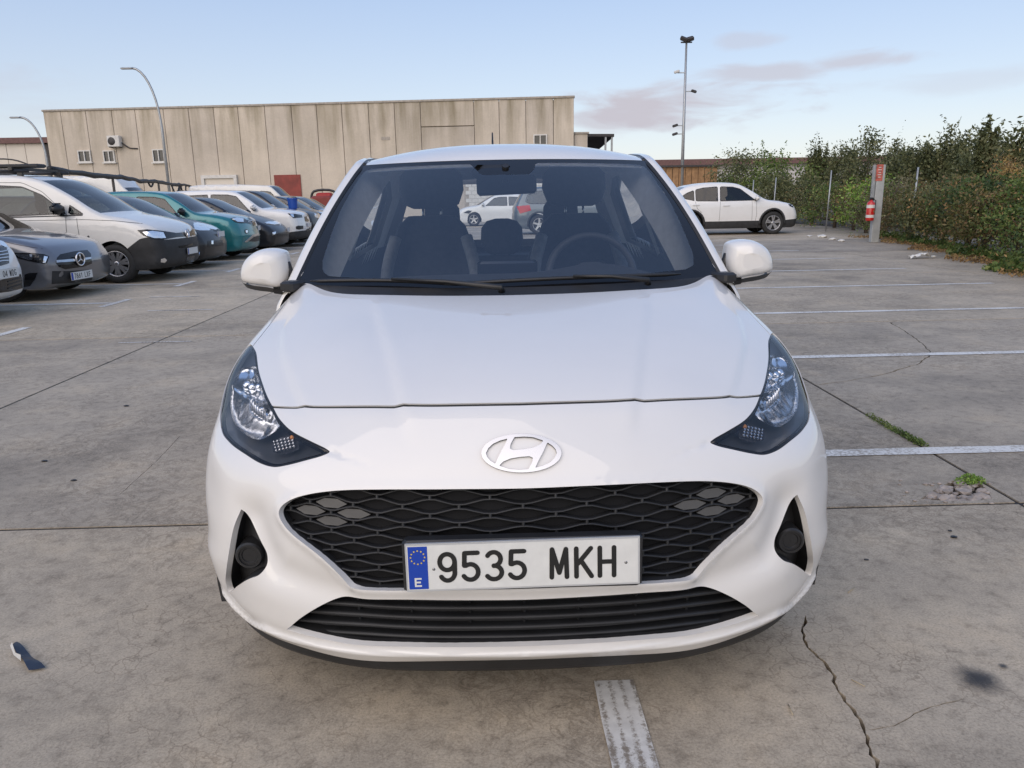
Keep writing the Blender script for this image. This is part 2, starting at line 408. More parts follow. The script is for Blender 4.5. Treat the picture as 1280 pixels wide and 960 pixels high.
def pix_uv(pts, side):
    """pixels of the photograph -> (u,v) on the front skin (side -1 = picture left)"""
    px, fac = _PT[side]; out = []
    for p in pts:
        d2 = ((px-np.array(p))**2).sum(-1) + np.where(fac,0,400.0)
        j,i = np.unravel_index(np.argmin(d2), d2.shape)
        u,v = i/DU, j/DV
        for _ in range(4):
            e = 0.02
            P0 = bil(px,u,v); gu = (bil(px,u+e,v)-bil(px,u-e,v))/(2*e); gv = (bil(px,u,v+e)-bil(px,u,v-e))/(2*e)
            J = np.stack([gu,gv],-1)
            if abs(np.linalg.det(J)) < 20: break
            s = np.clip(np.linalg.solve(J, np.array(p)-P0),-.15,.15)
            u = min(max(u+s[0],0),9); v = min(max(v+s[1],0),NV-1)
        out.append((u,v))
    return np.array(out)
# ================================================================ THE WHITE HATCHBACK
hero = thing('hatchback_car', 'white hatchback car with number plate 9535 MKH parked nose on', 'car', (CAR_X, CAR_Y, 0))
def centre_v(py):
    px = _PT[1][0][:,0,:]; k = np.argsort(px[:,1]); return float(np.interp(py, px[k,1], vg[k]))
def S3(uv): return bil(DENSE, uv[:,0], uv[:,1])
# outlines read off the photograph (left half), laid on the skin
HL_in = [(317,434.4),(320.3,441),(323.4,463),(330,484.7),(340.3,507.2),(350.6,525),(363.8,538.1),(386.3,550.3),(406,559.8),(412.5,564)]
HL_out = [(412.5,564),(406,568.6),(382.5,575.6),(358.1,581.8),(343.1,583.9),(328.1,580.3),(305.6,567.2),(286.9,553.1),(278,541),(275.4,527)]
uv_in = pix_uv(HL_in,-1); uv_out = pix_uv(HL_out,-1)
uv_side = np.array([(6.98,8.75),(7.12,9.4),(7.17,10.1),(7.13,10.9),(7.04,11.6),(6.92,12.15),(6.72,12.5)])
HL = np.concatenate([catmull(uv_in,6)[:-1], catmull(np.concatenate([uv_out, uv_side, uv_in[:1]]),6)[:-1]])
HL = resample(np.concatenate([HL, HL[:1]]), .07)[:-1]
def half_curve(pix, y0, y1):
    q = pix_uv(pix,-1); a = [(0,centre_v(y0))] if y0 else []; b = [(0,centre_v(y1))] if y1 else []
    return np.concatenate([np.array(a).reshape(-1,2), q, np.array(b).reshape(-1,2)])
g_top = half_curve([(560,611.5),(480,611.8),(425,613),(390.6,617),(367,623.5),(354,632.5),(350.8,640.5),(354.5,650.5),(366,664.4),(384,679),(401,692.5),(415,706),(426,719),(434.4,730)], 610.5, None)
g_bot = half_curve([(434.4,730),(438,733.6),(443,735),(470,735.6),(560,735)], None, 733.5)
GR = np.concatenate([catmull(g_top,6)[:-1], catmull(g_bot,6)]); GR = resample(GR,.06); GR[0,0]=GR[-1,0]=0
l_top = half_curve([(560,750),(500,749),(450,749.7),(425,752),(400,759.5),(376,772.5),(358,786.8)], 749.5, None)
l_bot = half_curve([(358,786.8),(376,792),(406,799),(444,805.6),(500,808),(560,808.5)], None, 807.5)
LG = np.concatenate([catmull(l_top,6)[:-1], catmull(l_bot,6)]); LG = resample(LG,.06); LG[0,0]=LG[-1,0]=0
FG = pix_uv([(297,637.5),(300.5,641),(308,658),(317,679),(325,696),(326.6,710),(320.3,720.6),(309.4,724.8),(296,733),(284,741),(280.6,731),(281,714.4),(286,680),(291,655)],-1)
FG = resample(catmull(np.concatenate([FG,FG[:1]]),6),.06)[:-1]
SHUT = half_curve([(560,506.5),(510,507.3),(502,506.2),(494,507.8),(440,508.6),(388,509),(380,507.8),(371,509.2),(341,508.7)], 505.0, None)
SHUT = np.concatenate([SHUT, [SHUT[-1]+np.array([.35,.02])]])
REAR = half_curve([(560,369.8),(469,368.6),(414.7,365.3),(373,358)], 369.0, None)
REAR = np.concatenate([REAR, [(6.42, 15.38)]]); REAR = resample(catmull(REAR,6),.12); REAR[0,0]=0
GAP = np.array([(6.45,12.1),(6.38,12.8),(6.36,13.6),(6.38,14.5),(6.42,15.38)]); GAP = resample(catmull(GAP,5),.12)
SHUTr = resample(SHUT,.09); SHUTr[0,0] = 0
FEN = np.array([(6.6,8.0),(7.2,7.6),(8.2,7.0),(9.0,6.6)])
# ---- sculpting on top of the smooth skin
def dist_to(uvline, closed=False):
    L = S3(resample(np.concatenate([uvline,uvline[:1]]) if closed else uvline,.08))
    D = DENSE.reshape(-1,3); best = np.full(len(D),1e9)
    for p in L: best = np.minimum(best, ((D-p)**2).sum(1))
    return np.sqrt(best).reshape(DENSE.shape[:2])
def gauss(d,s): return np.exp(-(d/s)**2)
VG, UG = np.meshgrid(vg,ug,indexing='ij')
disp = np.zeros(DENSE.shape[:2])
d_gr = dist_to(GR); inside_gr = pip(np.concatenate([GR,[(-1,GR[-1,1]),(-1,GR[0,1])]]), np.stack([UG.ravel(),VG.ravel()],-1)).reshape(UG.shape)
low_gr = 1/(1+np.exp((VG-6.0)*3.0))                     # flange stands out along the lower flanks
disp += (.004+.007*low_gr)*gauss(d_gr,.018)
valley = pix_uv([(316,652),(330,690),(345,716),(385,734),(420,744)],-1)
disp -= .022*gauss(dist_to(valley),.052)
shoulder = pix_uv([(275,600),(297,622),(330,655),(365,690)],-1)

disp -= .004*gauss(dist_to(FG,True),.035)
lip = pix_uv([(278,740),(297,762),(313,771.5),(335,782),(358,791.5),(406,803),(444,809.5),(500,812),(560,812)],-1)
lip = np.concatenate([lip,[(0,centre_v(812))]])
_o = np.argsort(lip[:,0]); vl = np.interp(UG, lip[_o,0], lip[_o,1]); d_lip = dist_to(lip)
disp += .013/(1+np.exp((VG-vl+.02)/.035))*np.clip((7.6-UG)/1.2,0,1) + .003*gauss(d_lip,.010)
tipc = pix_uv([(412,564),(445,575),(478,587)],-1); d_t = dist_to(tipc)
disp -= .0035*gauss(d_t,.007)*np.clip((UG-2.3)/.9,0,1)
def crease(pixs, amp, w):
    c = pix_uv(pixs,-1); c = catmull(c,6); cu = np.interp(VG, c[:,1], c[:,0])
    span = np.clip((VG-c[:,1].min())/1.2,0,1)*np.clip((c[:,1].max()+.8-VG)/1.5,0,1)
    t = (UG-cu)/w; return amp*span*(np.tanh(t)*.5-.5*np.tanh(t*.25))
disp += crease([(510,560),(502,507),(488,450),(474,405),(468,380)], -.009, .10)
disp += crease([(383,520),(379,508),(362,470),(352,440),(354,410)], -.010, .12)
SK = DENSE + _ND*disp[...,None]
SKN = grid_normals(SK)
def P3(uv): uv = np.asarray(uv); return bil(SK,uv[:,0],uv[:,1])
def N3(uv):
    uv = np.asarray(uv); n = bil(SKN,uv[:,0],uv[:,1]); return n/np.linalg.norm(n,axis=-1,keepdims=True)
# ---- triangulate the half skin
pl = Planar()
for c in (HL,FG): pl.line(c,True)
for c in (GR,LG,REAR): pl.line(c)
GW = .068
s_lo, s_hi = SHUTr-np.array([0,GW]), SHUTr+np.array([0,GW])
pl.line(s_lo); pl.line(s_hi); g_a, g_b = GAP-np.array([.022,0]), GAP+np.array([.022,0]); pl.line(g_a); pl.line(g_b)
pl.line(resample(FEN,.15))
bd = lambda a,b,k: np.linspace(a,b,k)
pl.line(np.array([(u,0) for u in bd(0,9,110)])); pl.line(np.array([(9,v) for v in bd(0,16,150)]))
pl.line(np.array([(u,16) for u in bd(9,0,80)])); pl.line(np.array([(0,v) for v in bd(16,0,200)]))
gu, gv = np.meshgrid(np.arange(.06,9,.115), np.arange(.06,16,.125)); gu = gu + (np.arange(gu.shape[0])%2)[:,None]*.05
pl.fill(np.stack([gu.ravel(),gv.ravel()],-1), .055)
UVv, tris = pl.run(); cen = np.array([UVv[list(f)].mean(0) for f in tris])
inH = pip(HL,cen); inF = pip(FG,cen)
inG = pip(np.concatenate([GR,[(-.5,GR[-1,1]),(-.5,GR[0,1])]]),cen); inL = pip(np.concatenate([LG,[(-.5,LG[-1,1]),(-.5,LG[0,1])]]),cen)
in_sh = pip(np.concatenate([s_lo,s_hi[::-1]]),cen); in_gp = pip(np.concatenate([g_a,g_b[::-1]]),cen)
bon_poly = np.concatenate([SHUTr,[(5.6,10.6),(6.3,11.6)],GAP,REAR[::-1]])
inB = pip(bon_poly,cen)
behind = pip(np.concatenate([REAR,[(6.42,17),(-.5,17),(-.5,REAR[0,1])]]),cen)
fen_poly = np.concatenate([FEN,[(9.5,6.5),(9.5,16.5),(6.42,16.5)],GAP[::-1],[(6.3,11.6),(6.6,9.0)]])
inFen = pip(fen_poly,cen)
hole = inH|inF|inG|inL|in_sh|in_gp|behind
PV = P3(UVv); PN = N3(UVv)
PN[UVv[:,0]<1e-6,0] = 0; PV[UVv[:,0]<1e-6,0] = 0
def sub(mask):
    fs = [f for f,m in zip(tris,mask) if m]; ids = sorted({i for f in fs for i in f}); mp = {i:k for k,i in enumerate(ids)}
    return PV[ids], PN[ids], [tuple(mp[i] for i in f) for f in fs], UVv[ids]
MX = np.array([-1,1,1])
def orient(V,N,F):
    out = []
    for f in F:
        n = np.cross(V[f[1]]-V[f[0]],V[f[2]]-V[f[0]]); out.append(f if (n*N[f[0]]).sum()>0 else (f[0],f[2],f[1]))
    return out
def panel(name, mask, mat, both, depth, extra=None):
    V,N,F,_ = sub(mask); F = orient(V,N,F)
    sv, sf = skirt(V,N,F,depth, skip=lambda a,b: abs(a[0])<1e-5 and abs(b[0])<1e-5)
    sv = np.array(sv); sN = []
    # skirt normals: flat per quad, average
    tmp = np.zeros_like(sv)
    for q in sf:
        n = np.cross(sv[q[1]]-sv[q[0]],sv[q[2]]-sv[q[0]])
        for i in q: tmp[i] += n
    tmp /= np.maximum(np.linalg.norm(tmp,axis=1,keepdims=True),1e-12)
    AV = np.concatenate([V,sv]); AN = np.concatenate([N,tmp]); AF = list(F)+[tuple(i+len(V) for i in q) for q in sf]
    RV, RN, RF = AV*MX, AN*MX, [tuple(reversed(f)) for f in AF]
    if both == 'join':
        return [mesh_obj(name, np.concatenate([AV,RV]), AF+[tuple(i+len(AV) for i in f) for f in RF], mat, hero, True, np.concatenate([AN,RN]))]
    return [mesh_obj(name, AV, AF, mat, hero, True, AN), mesh_obj(name, RV, RF, mat, hero, True, RN)]
panel('bonnet', inB&~hole, M['white_paint'], 'join', .02)
panel('fender', inFen&~hole&~inB, M['white_paint'], 'two', .02)
front_bumper = panel('front_bumper', ~hole&~inB&~inFen, M['white_paint'], 'join', .016)[0]
# bonnet gap shade: added dark strips stand in for shadow below the edges
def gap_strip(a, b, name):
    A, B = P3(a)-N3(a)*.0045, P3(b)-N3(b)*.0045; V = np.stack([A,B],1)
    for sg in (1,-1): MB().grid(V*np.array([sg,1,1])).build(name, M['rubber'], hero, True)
gap_strip(s_lo-np.array([0,.03]), s_hi+np.array([0,.03]), 'bonnet_gap_shade'); gap_strip(g_a, g_b, 'bonnet_gap_shade')
def wall(line, d0, d1, name, push=.0):
    A = P3(line)-N3(line)*d0; B = A.copy(); B[:,1] += d1; V = np.stack([A,B],1)
    V = np.concatenate([(V*MX)[:0:-1],V],0); MB().grid(V).build(name, M['trim_rough'], hero, True)
wall(GR,.015,.05,'grille_surround'); wall(LG,.015,.06,'grille_surround')
# dark liner below the skin so that gaps and openings read dark
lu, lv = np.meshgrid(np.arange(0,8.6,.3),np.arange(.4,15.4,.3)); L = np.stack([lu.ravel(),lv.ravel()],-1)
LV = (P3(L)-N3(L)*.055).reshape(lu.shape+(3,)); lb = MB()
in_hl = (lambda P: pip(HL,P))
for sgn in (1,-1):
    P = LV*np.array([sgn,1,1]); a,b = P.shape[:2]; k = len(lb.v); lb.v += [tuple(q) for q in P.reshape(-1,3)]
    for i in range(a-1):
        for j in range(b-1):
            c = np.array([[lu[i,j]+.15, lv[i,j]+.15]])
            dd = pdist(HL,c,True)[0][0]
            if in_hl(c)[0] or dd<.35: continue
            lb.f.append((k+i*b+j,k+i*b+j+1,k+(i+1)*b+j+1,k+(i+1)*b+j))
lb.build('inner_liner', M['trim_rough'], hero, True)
# ---------------------------------------------------------------- grille, lower grille
_sub = DENSE[:10*DV, ::4].reshape(-1,3); _suv = np.stack([UG[:10*DV, ::4].ravel(), VG[:10*DV, ::4].ravel()],-1)
def xz_uv(x, z):
    """front view (x>=0,z) -> (u,v) on the nose"""
    out = []
    for a,b in zip(np.abs(x),z):
        k = np.argmin((_sub[:,0]-a)**2+(_sub[:,2]-b)**2); u,v = _suv[k]
        for _ in range(3):
            p = bil(DENSE,u,v); e=.02; gu_ = (bil(DENSE,u+e,v)-p)/e; gv_ = (bil(DENSE,u,v+e)-p)/e
            J = np.array([[gu_[0],gv_[0]],[gu_[2],gv_[2]]])
            if abs(np.linalg.det(J))<1e-6: break
            s = np.clip(np.linalg.solve(J,[a-p[0],b-p[2]]),-.2,.2); u=min(max(u+s[0],0),8.9); v=min(max(v+s[1],0),NV-1.01)
        out.append((u,v))
    return np.array(out)
def nose_pts(x, z, back):
    uv = xz_uv(x,z); P = bil(DENSE,uv[:,0],uv[:,1]); P[:,0] = x; P[:,2] = z; P[:,1] += back; return P
GRx = P3(GR)[:,[0,2]]; GRpoly = np.concatenate([GRx, (GRx*np.array([-1,1]))[::-1]])
LGx = P3(LG)[:,[0,2]]; LGpoly = np.concatenate([LGx, (LGx*np.array([-1,1]))[::-1]])
def grow(poly, d):
    c = np.array(poly); n = len(c); t = np.roll(c,-1,0)-np.roll(c,1,0); nn = np.stack([t[:,1],-t[:,0]],-1); nn /= np.maximum(np.linalg.norm(nn,axis=1,keepdims=True),1e-9)
    A = .5*(c[:,0]*np.roll(c[:,1],-1)-np.roll(c[:,0],-1)*c[:,1]).sum(); return c + nn*d*(1 if A>0 else -1)
def backing(name, poly, back, mat, parent):
    p = Planar(); q = resample(np.concatenate([grow(poly,.006),grow(poly,.006)[:1]]),.02)[:-1]; p.line(q,True)
    gx,gz = np.meshgrid(np.arange(-.8,.8,.03),np.arange(.2,.7,.03)); p.fill(np.stack([gx.ravel(),gz.ravel()],-1),.012)
    v,f = p.run(); c = np.array([v[list(t)].mean(0) for t in f]); ok = pip(q,c)
    return mesh_obj(name, nose_pts(v[:,0],v[:,1],back), [t for t,o in zip(f,ok) if o], mat, parent)
def ribbon_bars(mb, P, half, depth):
    """bar with a flat front following a polyline of points (x,n,z); half = half height"""
    P = np.asarray(P); n = len(P); t = np.gradient(P,axis=0); t /= np.maximum(np.linalg.norm(t,axis=1,keepdims=True),1e-9)
    up = np.stack([-t[:,2],np.zeros(n),t[:,0]],-1); up /= np.maximum(np.linalg.norm(up,axis=1,keepdims=True),1e-9)
    bk = np.array([0,depth,0]); A = P+up*half*.55; B = P-up*half*.55; C = P+up*half+bk*.25; D = P-up*half+bk*.25; E = P+up*half+bk; G = P-up*half+bk
    R = np.stack([E,C,A,B,D,G],1); k = len(mb.v); mb.v += [tuple(q) for q in R.reshape(-1,3)]
    for i in range(n-1):
        for j in range(5): mb.f.append((k+i*6+j,k+i*6+j+1,k+(i+1)*6+j+1,k+(i+1)*6+j))
grille = backing('grille', GRpoly, .036, M['grille_back'], hero)
ztop, zbot = GRx[:,1].max(), GRx[:,1].min()
HR = .0205; nrow = int((ztop-zbot)/HR)+3
def s_of_x(x):                 # hexagons are wide in the middle and narrow to the flanks
    ax = np.abs(x); return np.sign(x)*(ax/.155+ .55*(ax**2.2)/.155)
def x_of_s(s):
    xs = np.linspace(0,.8,801); return np.sign(s)*np.interp(np.abs(s), s_of_x(xs), xs)
bars = MB()
def tri(s): return 4*np.abs(s-np.floor(s+.5))-1
amp0 = HR*.30
gpoly_in = grow(GRpoly,.012)
for k in range(nrow+1):
    z0 = ztop+.004-k*HR; amp = amp0*(1.0-.55*k/nrow)
    xs = np.unique(np.concatenate([x_of_s(np.arange(-9,9.01,.5)), np.linspace(-.62,.62,90)])); sg = (-1)**k
    zz = z0 + sg*np.clip(tri(s_of_x(xs))*1.5,-1,1)*amp
    ok = pip(gpoly_in, np.stack([xs,zz],-1)); run = []
    for i in range(len(xs)+1):
        if i<len(xs) and ok[i]: run.append(i)
        else:
            if len(run)>1: ribbon_bars(bars, nose_pts(xs[run],zz[run],.018), .0025, .022)
            run = []
cells = []
for k in range(nrow):
    z0 = ztop+.004-k*HR; sg = (-1)**k; amp = amp0*(1.0-.55*k/nrow)
    for s in np.arange(-9,9.01,.5):
        t = float(tri(np.array(s))); zu = z0+sg*np.clip(t*1.5,-1,1)*amp; zl = z0-HR-sg*np.clip(t*1.5,-1,1)*amp; x = float(x_of_s(np.array(s)))
        if sg*t < 0:            # narrow place: short upright wall joins the two lines
            if pip(gpoly_in,np.array([[x,(zu+zl)/2]]))[0]:
                ribbon_bars(bars, nose_pts(np.array([x,x]),np.array([zu,zl]),.018), .0045, .022)
        else: cells.append((x,(zu+zl)/2,s,zu,zl))
bars.build('grille_mesh', M['grille'], grille, True)
# the four smooth grey lamp cells on each flank
q = P3(pix_uv([(398,642)],-1))[0]; c0 = min(cells, key=lambda c:(c[0]-q[0])**2+4*(c[1]-q[2])**2)
for (ds,dr) in ((0,0),(-1,0),(-.5,1),(-.5,-1)):
    c = min(cells, key=lambda c:(c[2]-c0[2]-ds)**2+((c[1]-c0[1]-dr*HR)/HR)**2); x,z,s,zu,zl = c
    xa, xb = float(x_of_s(np.array(s-.36))), float(x_of_s(np.array(s+.36))); za, zb = zu-.0055, zl+.0055
    xm1, xm2 = x+(xa-x)*.42, x+(xb-x)*.42
    poly = np.array([(xa,z),(xm1,za),(xm2,za),(xb,z),(xm2,zb),(xm1,zb)])
    for sg in (1,-1):
        A = nose_pts(poly[:,0],poly[:,1],.021); B = A+np.array([0,.02,0]); A[:,0]*=sg; B[:,0]*=sg
        mesh_obj('day_lamp', np.concatenate([A,B]), [tuple(range(6))]+[(i,(i+1)%6,6+(i+1)%6,6+i) for i in range(6)], M['lamp_grey'], grille, False)
lower = backing('lower_grille', LGpoly, .065, M['grille_back'], hero)
zl0, zl1 = LGx[:,1].min(), LGx[:,1].max()
lpoly = grow(LGpoly,.012)
for fz in (.22,.42,.62,.82,1.0):
    xs = np.linspace(-.62,.62,61); zz = zl0+(zl1-zl0)*fz - (.018 if fz<1 else .004) - np.clip((np.abs(xs)-.36)/.3,0,1)**1.5*.03*(1.2-fz)
    ok = pip(lpoly,np.stack([xs,zz],-1))
    if ok.sum()>2:
        b = MB(); ribbon_bars(b, nose_pts(xs[ok],zz[ok],.03), .0055, .04); b.build('slat', M['grille'], lower, True)
for x in (-.4,-.27,-.13,0,.13,.27,.4):
    b = MB(); zz = np.linspace(zl0+.03,zl1-.006,3); ribbon_bars(b, nose_pts(np.full(3,x),zz,.048), .004, .02); b.build('upright', M['grille'], lower, True)
# black chin below the lip
us = np.linspace(0,8.2,50); e0 = P3(np.stack([us,np.full(50,0.05)],-1))
prof = [(.010,.004),(.030,-.014),(.042,-.050),(.055,-.066),(.12,-.080),(.5,-.07)]
rows = []
for (dn,dz) in prof:
    r = e0.copy(); r[:,1] += dn; r[:,2] = np.maximum(e0[:,2]+dz-(e0[:,2]-e0[0,2])*.55*(dz<-.02),.085); r[:,0] *= 1-.018*(dn>.02); rows.append(r)
R = np.array(rows); R = np.concatenate([(R*MX)[:,:0:-1],R],1)
MB().grid(R).build('chin_spoiler', M['trim_rough'], hero, True)
# fog lamp pockets
for sg in (1,-1):
    c = P3(pix_uv([(303,702)],-1))[0]; c = c*np.array([sg,1,1])
    b = MB(); n = len(FG); f0 = P3(FG)-N3(FG)*.009; f1 = f0.copy(); f1[:,1] += .07; f1[:,0] = f1[:,0]*.985; V = np.concatenate([f0,f1])*np.array([sg,1,1])
    b.add(V, [(i,(i+1)%n,n+(i+1)%n,n+i) for i in range(n)]+[tuple(range(n,2*n))])
    pocket = b.build('fog_lamp', M['trim_rough'], hero)
    d = MB().lathe([(.001,.030),(.018,.030),(.020,.027),(.026,.027),(.026,.022),(.031,.022),(.035,.027),(.035,.07)],'y',36)
    d.build('lamp_ring', M['trim'], pocket, True, loc=(c[0]-sg*.006,c[1]+.004,c[2]), sharp=35)
# ---------------------------------------------------------------- headlamps
def inset(poly, d):
    return grow(poly,-d)
HLi = inset(HL,.085)
def hl_patch(poly, step, off, conv=None):
    p = Planar(); q = resample(np.concatenate([poly,poly[:1]]),step*.7)[:-1]; p.line(q,True)
    a0,b0 = q.min(0); a1,b1 = q.max(0); x,y = np.meshgrid(np.arange(a0,a1,step),np.arange(b0,b1,step)); p.fill(np.stack([x.ravel(),y.ravel()],-1),step*.45)
    v,f = p.run(); c = np.array([v[list(t)].mean(0) for t in f]); ok = pip(q,c); f = [t for t,o in zip(f,ok) if o]
    P, Nn = P3(v), N3(v); d = off(v,q) if callable(off) else np.full(len(v),off)
    dirn = np.array([-.15,.95,-.1])
    Q = P - Nn*0 + dirn[None]*d[:,None]
    return Q, Nn, orient(P,Nn,f), v
zoom = lambda L: [(270+x/5.3333,420+y/5.3333) for x,y in L]
main_px = zoom([(225,205),(256,215),(285,310),(322,400),(368,500),(412,600),(345,665),(268,700),(170,665),(98,585),(74,470),(80,370),(104,280),(155,220)])
main_uv = catmull(np.concatenate([pix_uv(main_px,-1)]),5,True)
sig_uv = pix_uv(zoom([(350,735),(400,690),(520,672),(530,770),(450,800),(355,790)]),-1)
for sg in (1,-1):
    ms = np.array([sg,1,1]); fl = (lambda F: F) if sg>0 else (lambda F: [tuple(reversed(f)) for f in F])
    Q,Nn,F,v = hl_patch(HLi,.11,0.0); Q = Q - Nn*.0015
    sv,sf = skirt(Q,Nn,F,.012)
    lamp = mesh_obj('headlamp', Q*ms, fl(F), M['lens'], hero, True, Nn*ms)
    # black seal between lens and body
    n = len(HL); A = P3(HL)-N3(HL)*.004; B = P3(HLi)-N3(HLi)*.0018; Cc = P3(inset(HL,.15))-N3(HLi)*.012
    V = np.concatenate([A,B,Cc]); Fq = [(i,(i+1)%n,n+(i+1)%n,n+i) for i in range(n)]+[(n+i,n+(i+1)%n,2*n+(i+1)%n,2*n+i) for i in range(n)]
    mesh_obj('seal', V*ms, fl(Fq), M['gloss_black'], lamp, True)
    # black housing behind
    Q,Nn,F,v = hl_patch(HL,.16, lambda v,q: .015+.060*np.clip(pdist(q,v,True)[0]/.5,0,1)**.6)
    mesh_obj('housing', Q*ms, fl(F), M['housing'], lamp, True)
    # bright reflector bowl with a ledge dividing high and low beam
    cuv = main_uv.mean(0)
    def bowl(v,q):
        d = np.clip(pdist(q,v,True)[0]/.55,0,1); led = np.abs(v[:,1]-(9.75+.35*(v[:,0]-5.7)))
        return .018+.052*d**.55 - .022*np.exp(-(led/.16)**2)*np.clip(d*2,0,1) + .0012*np.sin(v[:,0]*26)*np.clip(d*1.5,0,1)
    Q,Nn,F,v = hl_patch(main_uv,.045,bowl)
    mesh_obj('reflector', Q*ms, fl(F), M['reflector'], lamp, True)
    # ribs of the low beam bowl and round high beam lenses
    rb = MB()
    for k in range(7):
        f = k/6; base = np.array([[5.05+.62*f, 9.32-.75*(1-f)*.6]]); P = P3(base)[0]+np.array([-.01,.052,-.012])
        rb.box(tuple(P*ms),(.0018,.010,.016+.006*f))
    rb.build('rib', M['reflector'], lamp)
    for k,(px_,r_) in enumerate((((299,484),.017),((305,486),.015),((313,485),.012))):
        P = P3(pix_uv([px_],-1))[0]+np.array([-.012,.034,-.008]); d = MB().lathe([(.0008,-.006),(r_*.5,-.005),(r_*.9,0),(r_,.006),(r_,.03)],'y',20)
        d.build('high_beam', M['chrome'], lamp, True, loc=tuple(P*ms))
    P = P3(pix_uv([(316,512)],-1))[0]+np.array([-.015,.05,-.01])
    MB().lathe([(.0008,-.022),(.006,-.020),(.008,-.012),(.008,.02)],'y',14).build('bulb', M['chrome'], lamp, True, loc=tuple(P*ms))
    Q,Nn,F,v = hl_patch(sig_uv,.12,lambda v,q: .022+.012*np.clip(pdist(q,v,True)[0]/.3,0,1))
    sigo = mesh_obj('turn_signal', Q*ms, fl(F), M['dark_alloy'], lamp, True)
    cr = MB(); a0 = pix_uv(zoom([(372,765)]),-1)[0]
    for i in range(6):
        for j in range(4):
            px_ = zoom([(365+i*24+j*5, 720+j*20-i*6)]); P = P3(pix_uv(px_,-1))[0]+np.array([-.003,.017,0])
            cr.box(tuple(P*ms),(.0032,.003,.0030),bev=.002)
    cr.build('crystal', M['reflector'], lamp)
    P = P3(pix_uv(zoom([(497,690)]),-1))[0]+np.array([0,.014,0])
    MB().lathe([(.0006,-.004),(.004,-.003),(.006,.002),(.006,.012)],'y',12).build('amber_bulb', M['amber'], lamp, True, loc=tuple(P*ms))
# ---------------------------------------------------------------- emblem: slanted letter in an oval ring
ez = lambda L: [(490+x/4,530+y/4) for x,y in L]
ecx, ecy = 646.5,150.0
cut_l = [(470,150),(482,126),(505,104),(540,88),(578,78),(562,112),(540,152),(517,203),(492,187),(476,170)]
cut_t = [(612,71),(660,68),(705,71),(757,88),(738,108),(700,124),(650,132),(605,135),(589,127),(593,105)]
rot = lambda L: [(2*ecx-x,2*ecy-y) for x,y in L]
outer = [(ecx+199*math.cos(t),ecy+95*math.sin(t)) for t in np.linspace(0,2*math.pi,72,endpoint=False)]
sk = lambda L: [(x, y-(x-ecx)*.018) for x,y in L]        # the picture is tilted by the camera roll
loops = [outer, cut_l, cut_t, rot(cut_l), rot(cut_t)]
p = Planar()
for L in loops: p.line(resample(np.array(L+L[:1],float),9)[:-1],True)
v,f = p.run(); c = np.array([v[list(t)].mean(0) for t in f]); ok = pip(np.array(outer),c)
for L in loops[1:]: ok &= ~pip(np.array(L),c)
vp = np.array(ez([tuple(q) for q in v])); euv = []
for q in vp:
    sd = -1 if q[0] < 651 else 1; e = pix_uv([q],sd)[0]; euv.append((sd,e[0],e[1]))
euv = np.array(euv); base = bil(SK,euv[:,1],euv[:,2])*np.stack([euv[:,0],np.ones(len(v)),np.ones(len(v))],-1); nrm = bil(SKN,euv[:,1],euv[:,2])*np.stack([euv[:,0],np.ones(len(v)),np.ones(len(v))],-1)
top = base+nrm*.007; fs = orient(top,nrm,[t for t,o in zip(f,ok) if o]); sv,sf = skirt(top,nrm,fs,.009)
k = len(top); emb = mesh_obj('emblem', top, list(fs), M['satin'], hero, True, nrm); mesh_obj('emblem_edge', np.array(sv), list(sf), M['gloss_black'], emb, False)
# ---------------------------------------------------------------- number plates
def arc(cx,cy,rx,ry,a0,a1,n=12): return [(cx+rx*math.cos(math.radians(a)),cy+ry*math.sin(math.radians(a))) for a in np.linspace(a0,a1,n)]
GLY = {'0':[arc(.3,.5,.24,.42,0,360,28)],
 '1':[[(.12,.72),(.34,.92),(.34,.08)]],
 '2':[arc(.3,.68,.22,.24,170,-30,12)+[(.08,.08),(.54,.08)]],
 '3':[arc(.3,.705,.21,.215,150,-90,14),arc(.3,.285,.235,.215,90,-150,14)],
 '4':[[(.44,.08),(.44,.92),(.06,.30),(.56,.30)]],
 '5':[[(.52,.92),(.13,.92),(.11,.53)]+arc(.29,.325,.235,.245,125,-150,16)],
 '6':[[(.42,.92),(.12,.48)]+arc(.3,.32,.22,.24,160,-200,24)],
 '7':[[(.08,.92),(.53,.92),(.22,.08)]],
 '8':[arc(.3,.71,.19,.2,0,360,24),arc(.3,.285,.23,.22,0,360,24)],
 '9':[arc(.3,.66,.225,.25,0,360,26),[(.525,.66),(.52,.4)]+arc(.3,.33,.22,.25,10,-150,14)],
 'M':[[(.07,.06),(.09,.94)],[(.09,.94),(.3,.2)],[(.3,.2),(.51,.94)],[(.51,.94),(.53,.06)]],
 'K':[[(.10,.06),(.10,.94)],[(.54,.94),(.14,.46)],[(.24,.56),(.56,.06)]],
 'H':[[(.09,.06),(.09,.94)],[(.52,.06),(.52,.94)],[(.09,.5),(.52,.5)]],
 'W':[[(.06,.94),(.16,.06)],[(.16,.06),(.3,.75)],[(.3,.75),(.44,.06)],[(.44,.06),(.54,.94)]],
 'D':[[(.1,.06),(.1,.94),(.25,.94)]+arc(.25,.5,.28,.44,90,-90,14)+[(.1,.06)]],
 'G':[arc(.31,.5,.24,.43,50,315,22)+[(.53,.42),(.33,.42)]],
 'L':[[(.12,.94),(.12,.08),(.52,.08)]],
 'X':[[(.08,.06),(.52,.94)],[(.08,.94),(.52,.06)]],
 'F':[[(.12,.06),(.12,.92),(.52,.92)],[(.12,.5),(.45,.5)]],
 'E':[[(.52,.92),(.12,.92),(.12,.08),(.52,.08)],[(.12,.5),(.46,.5)]]}
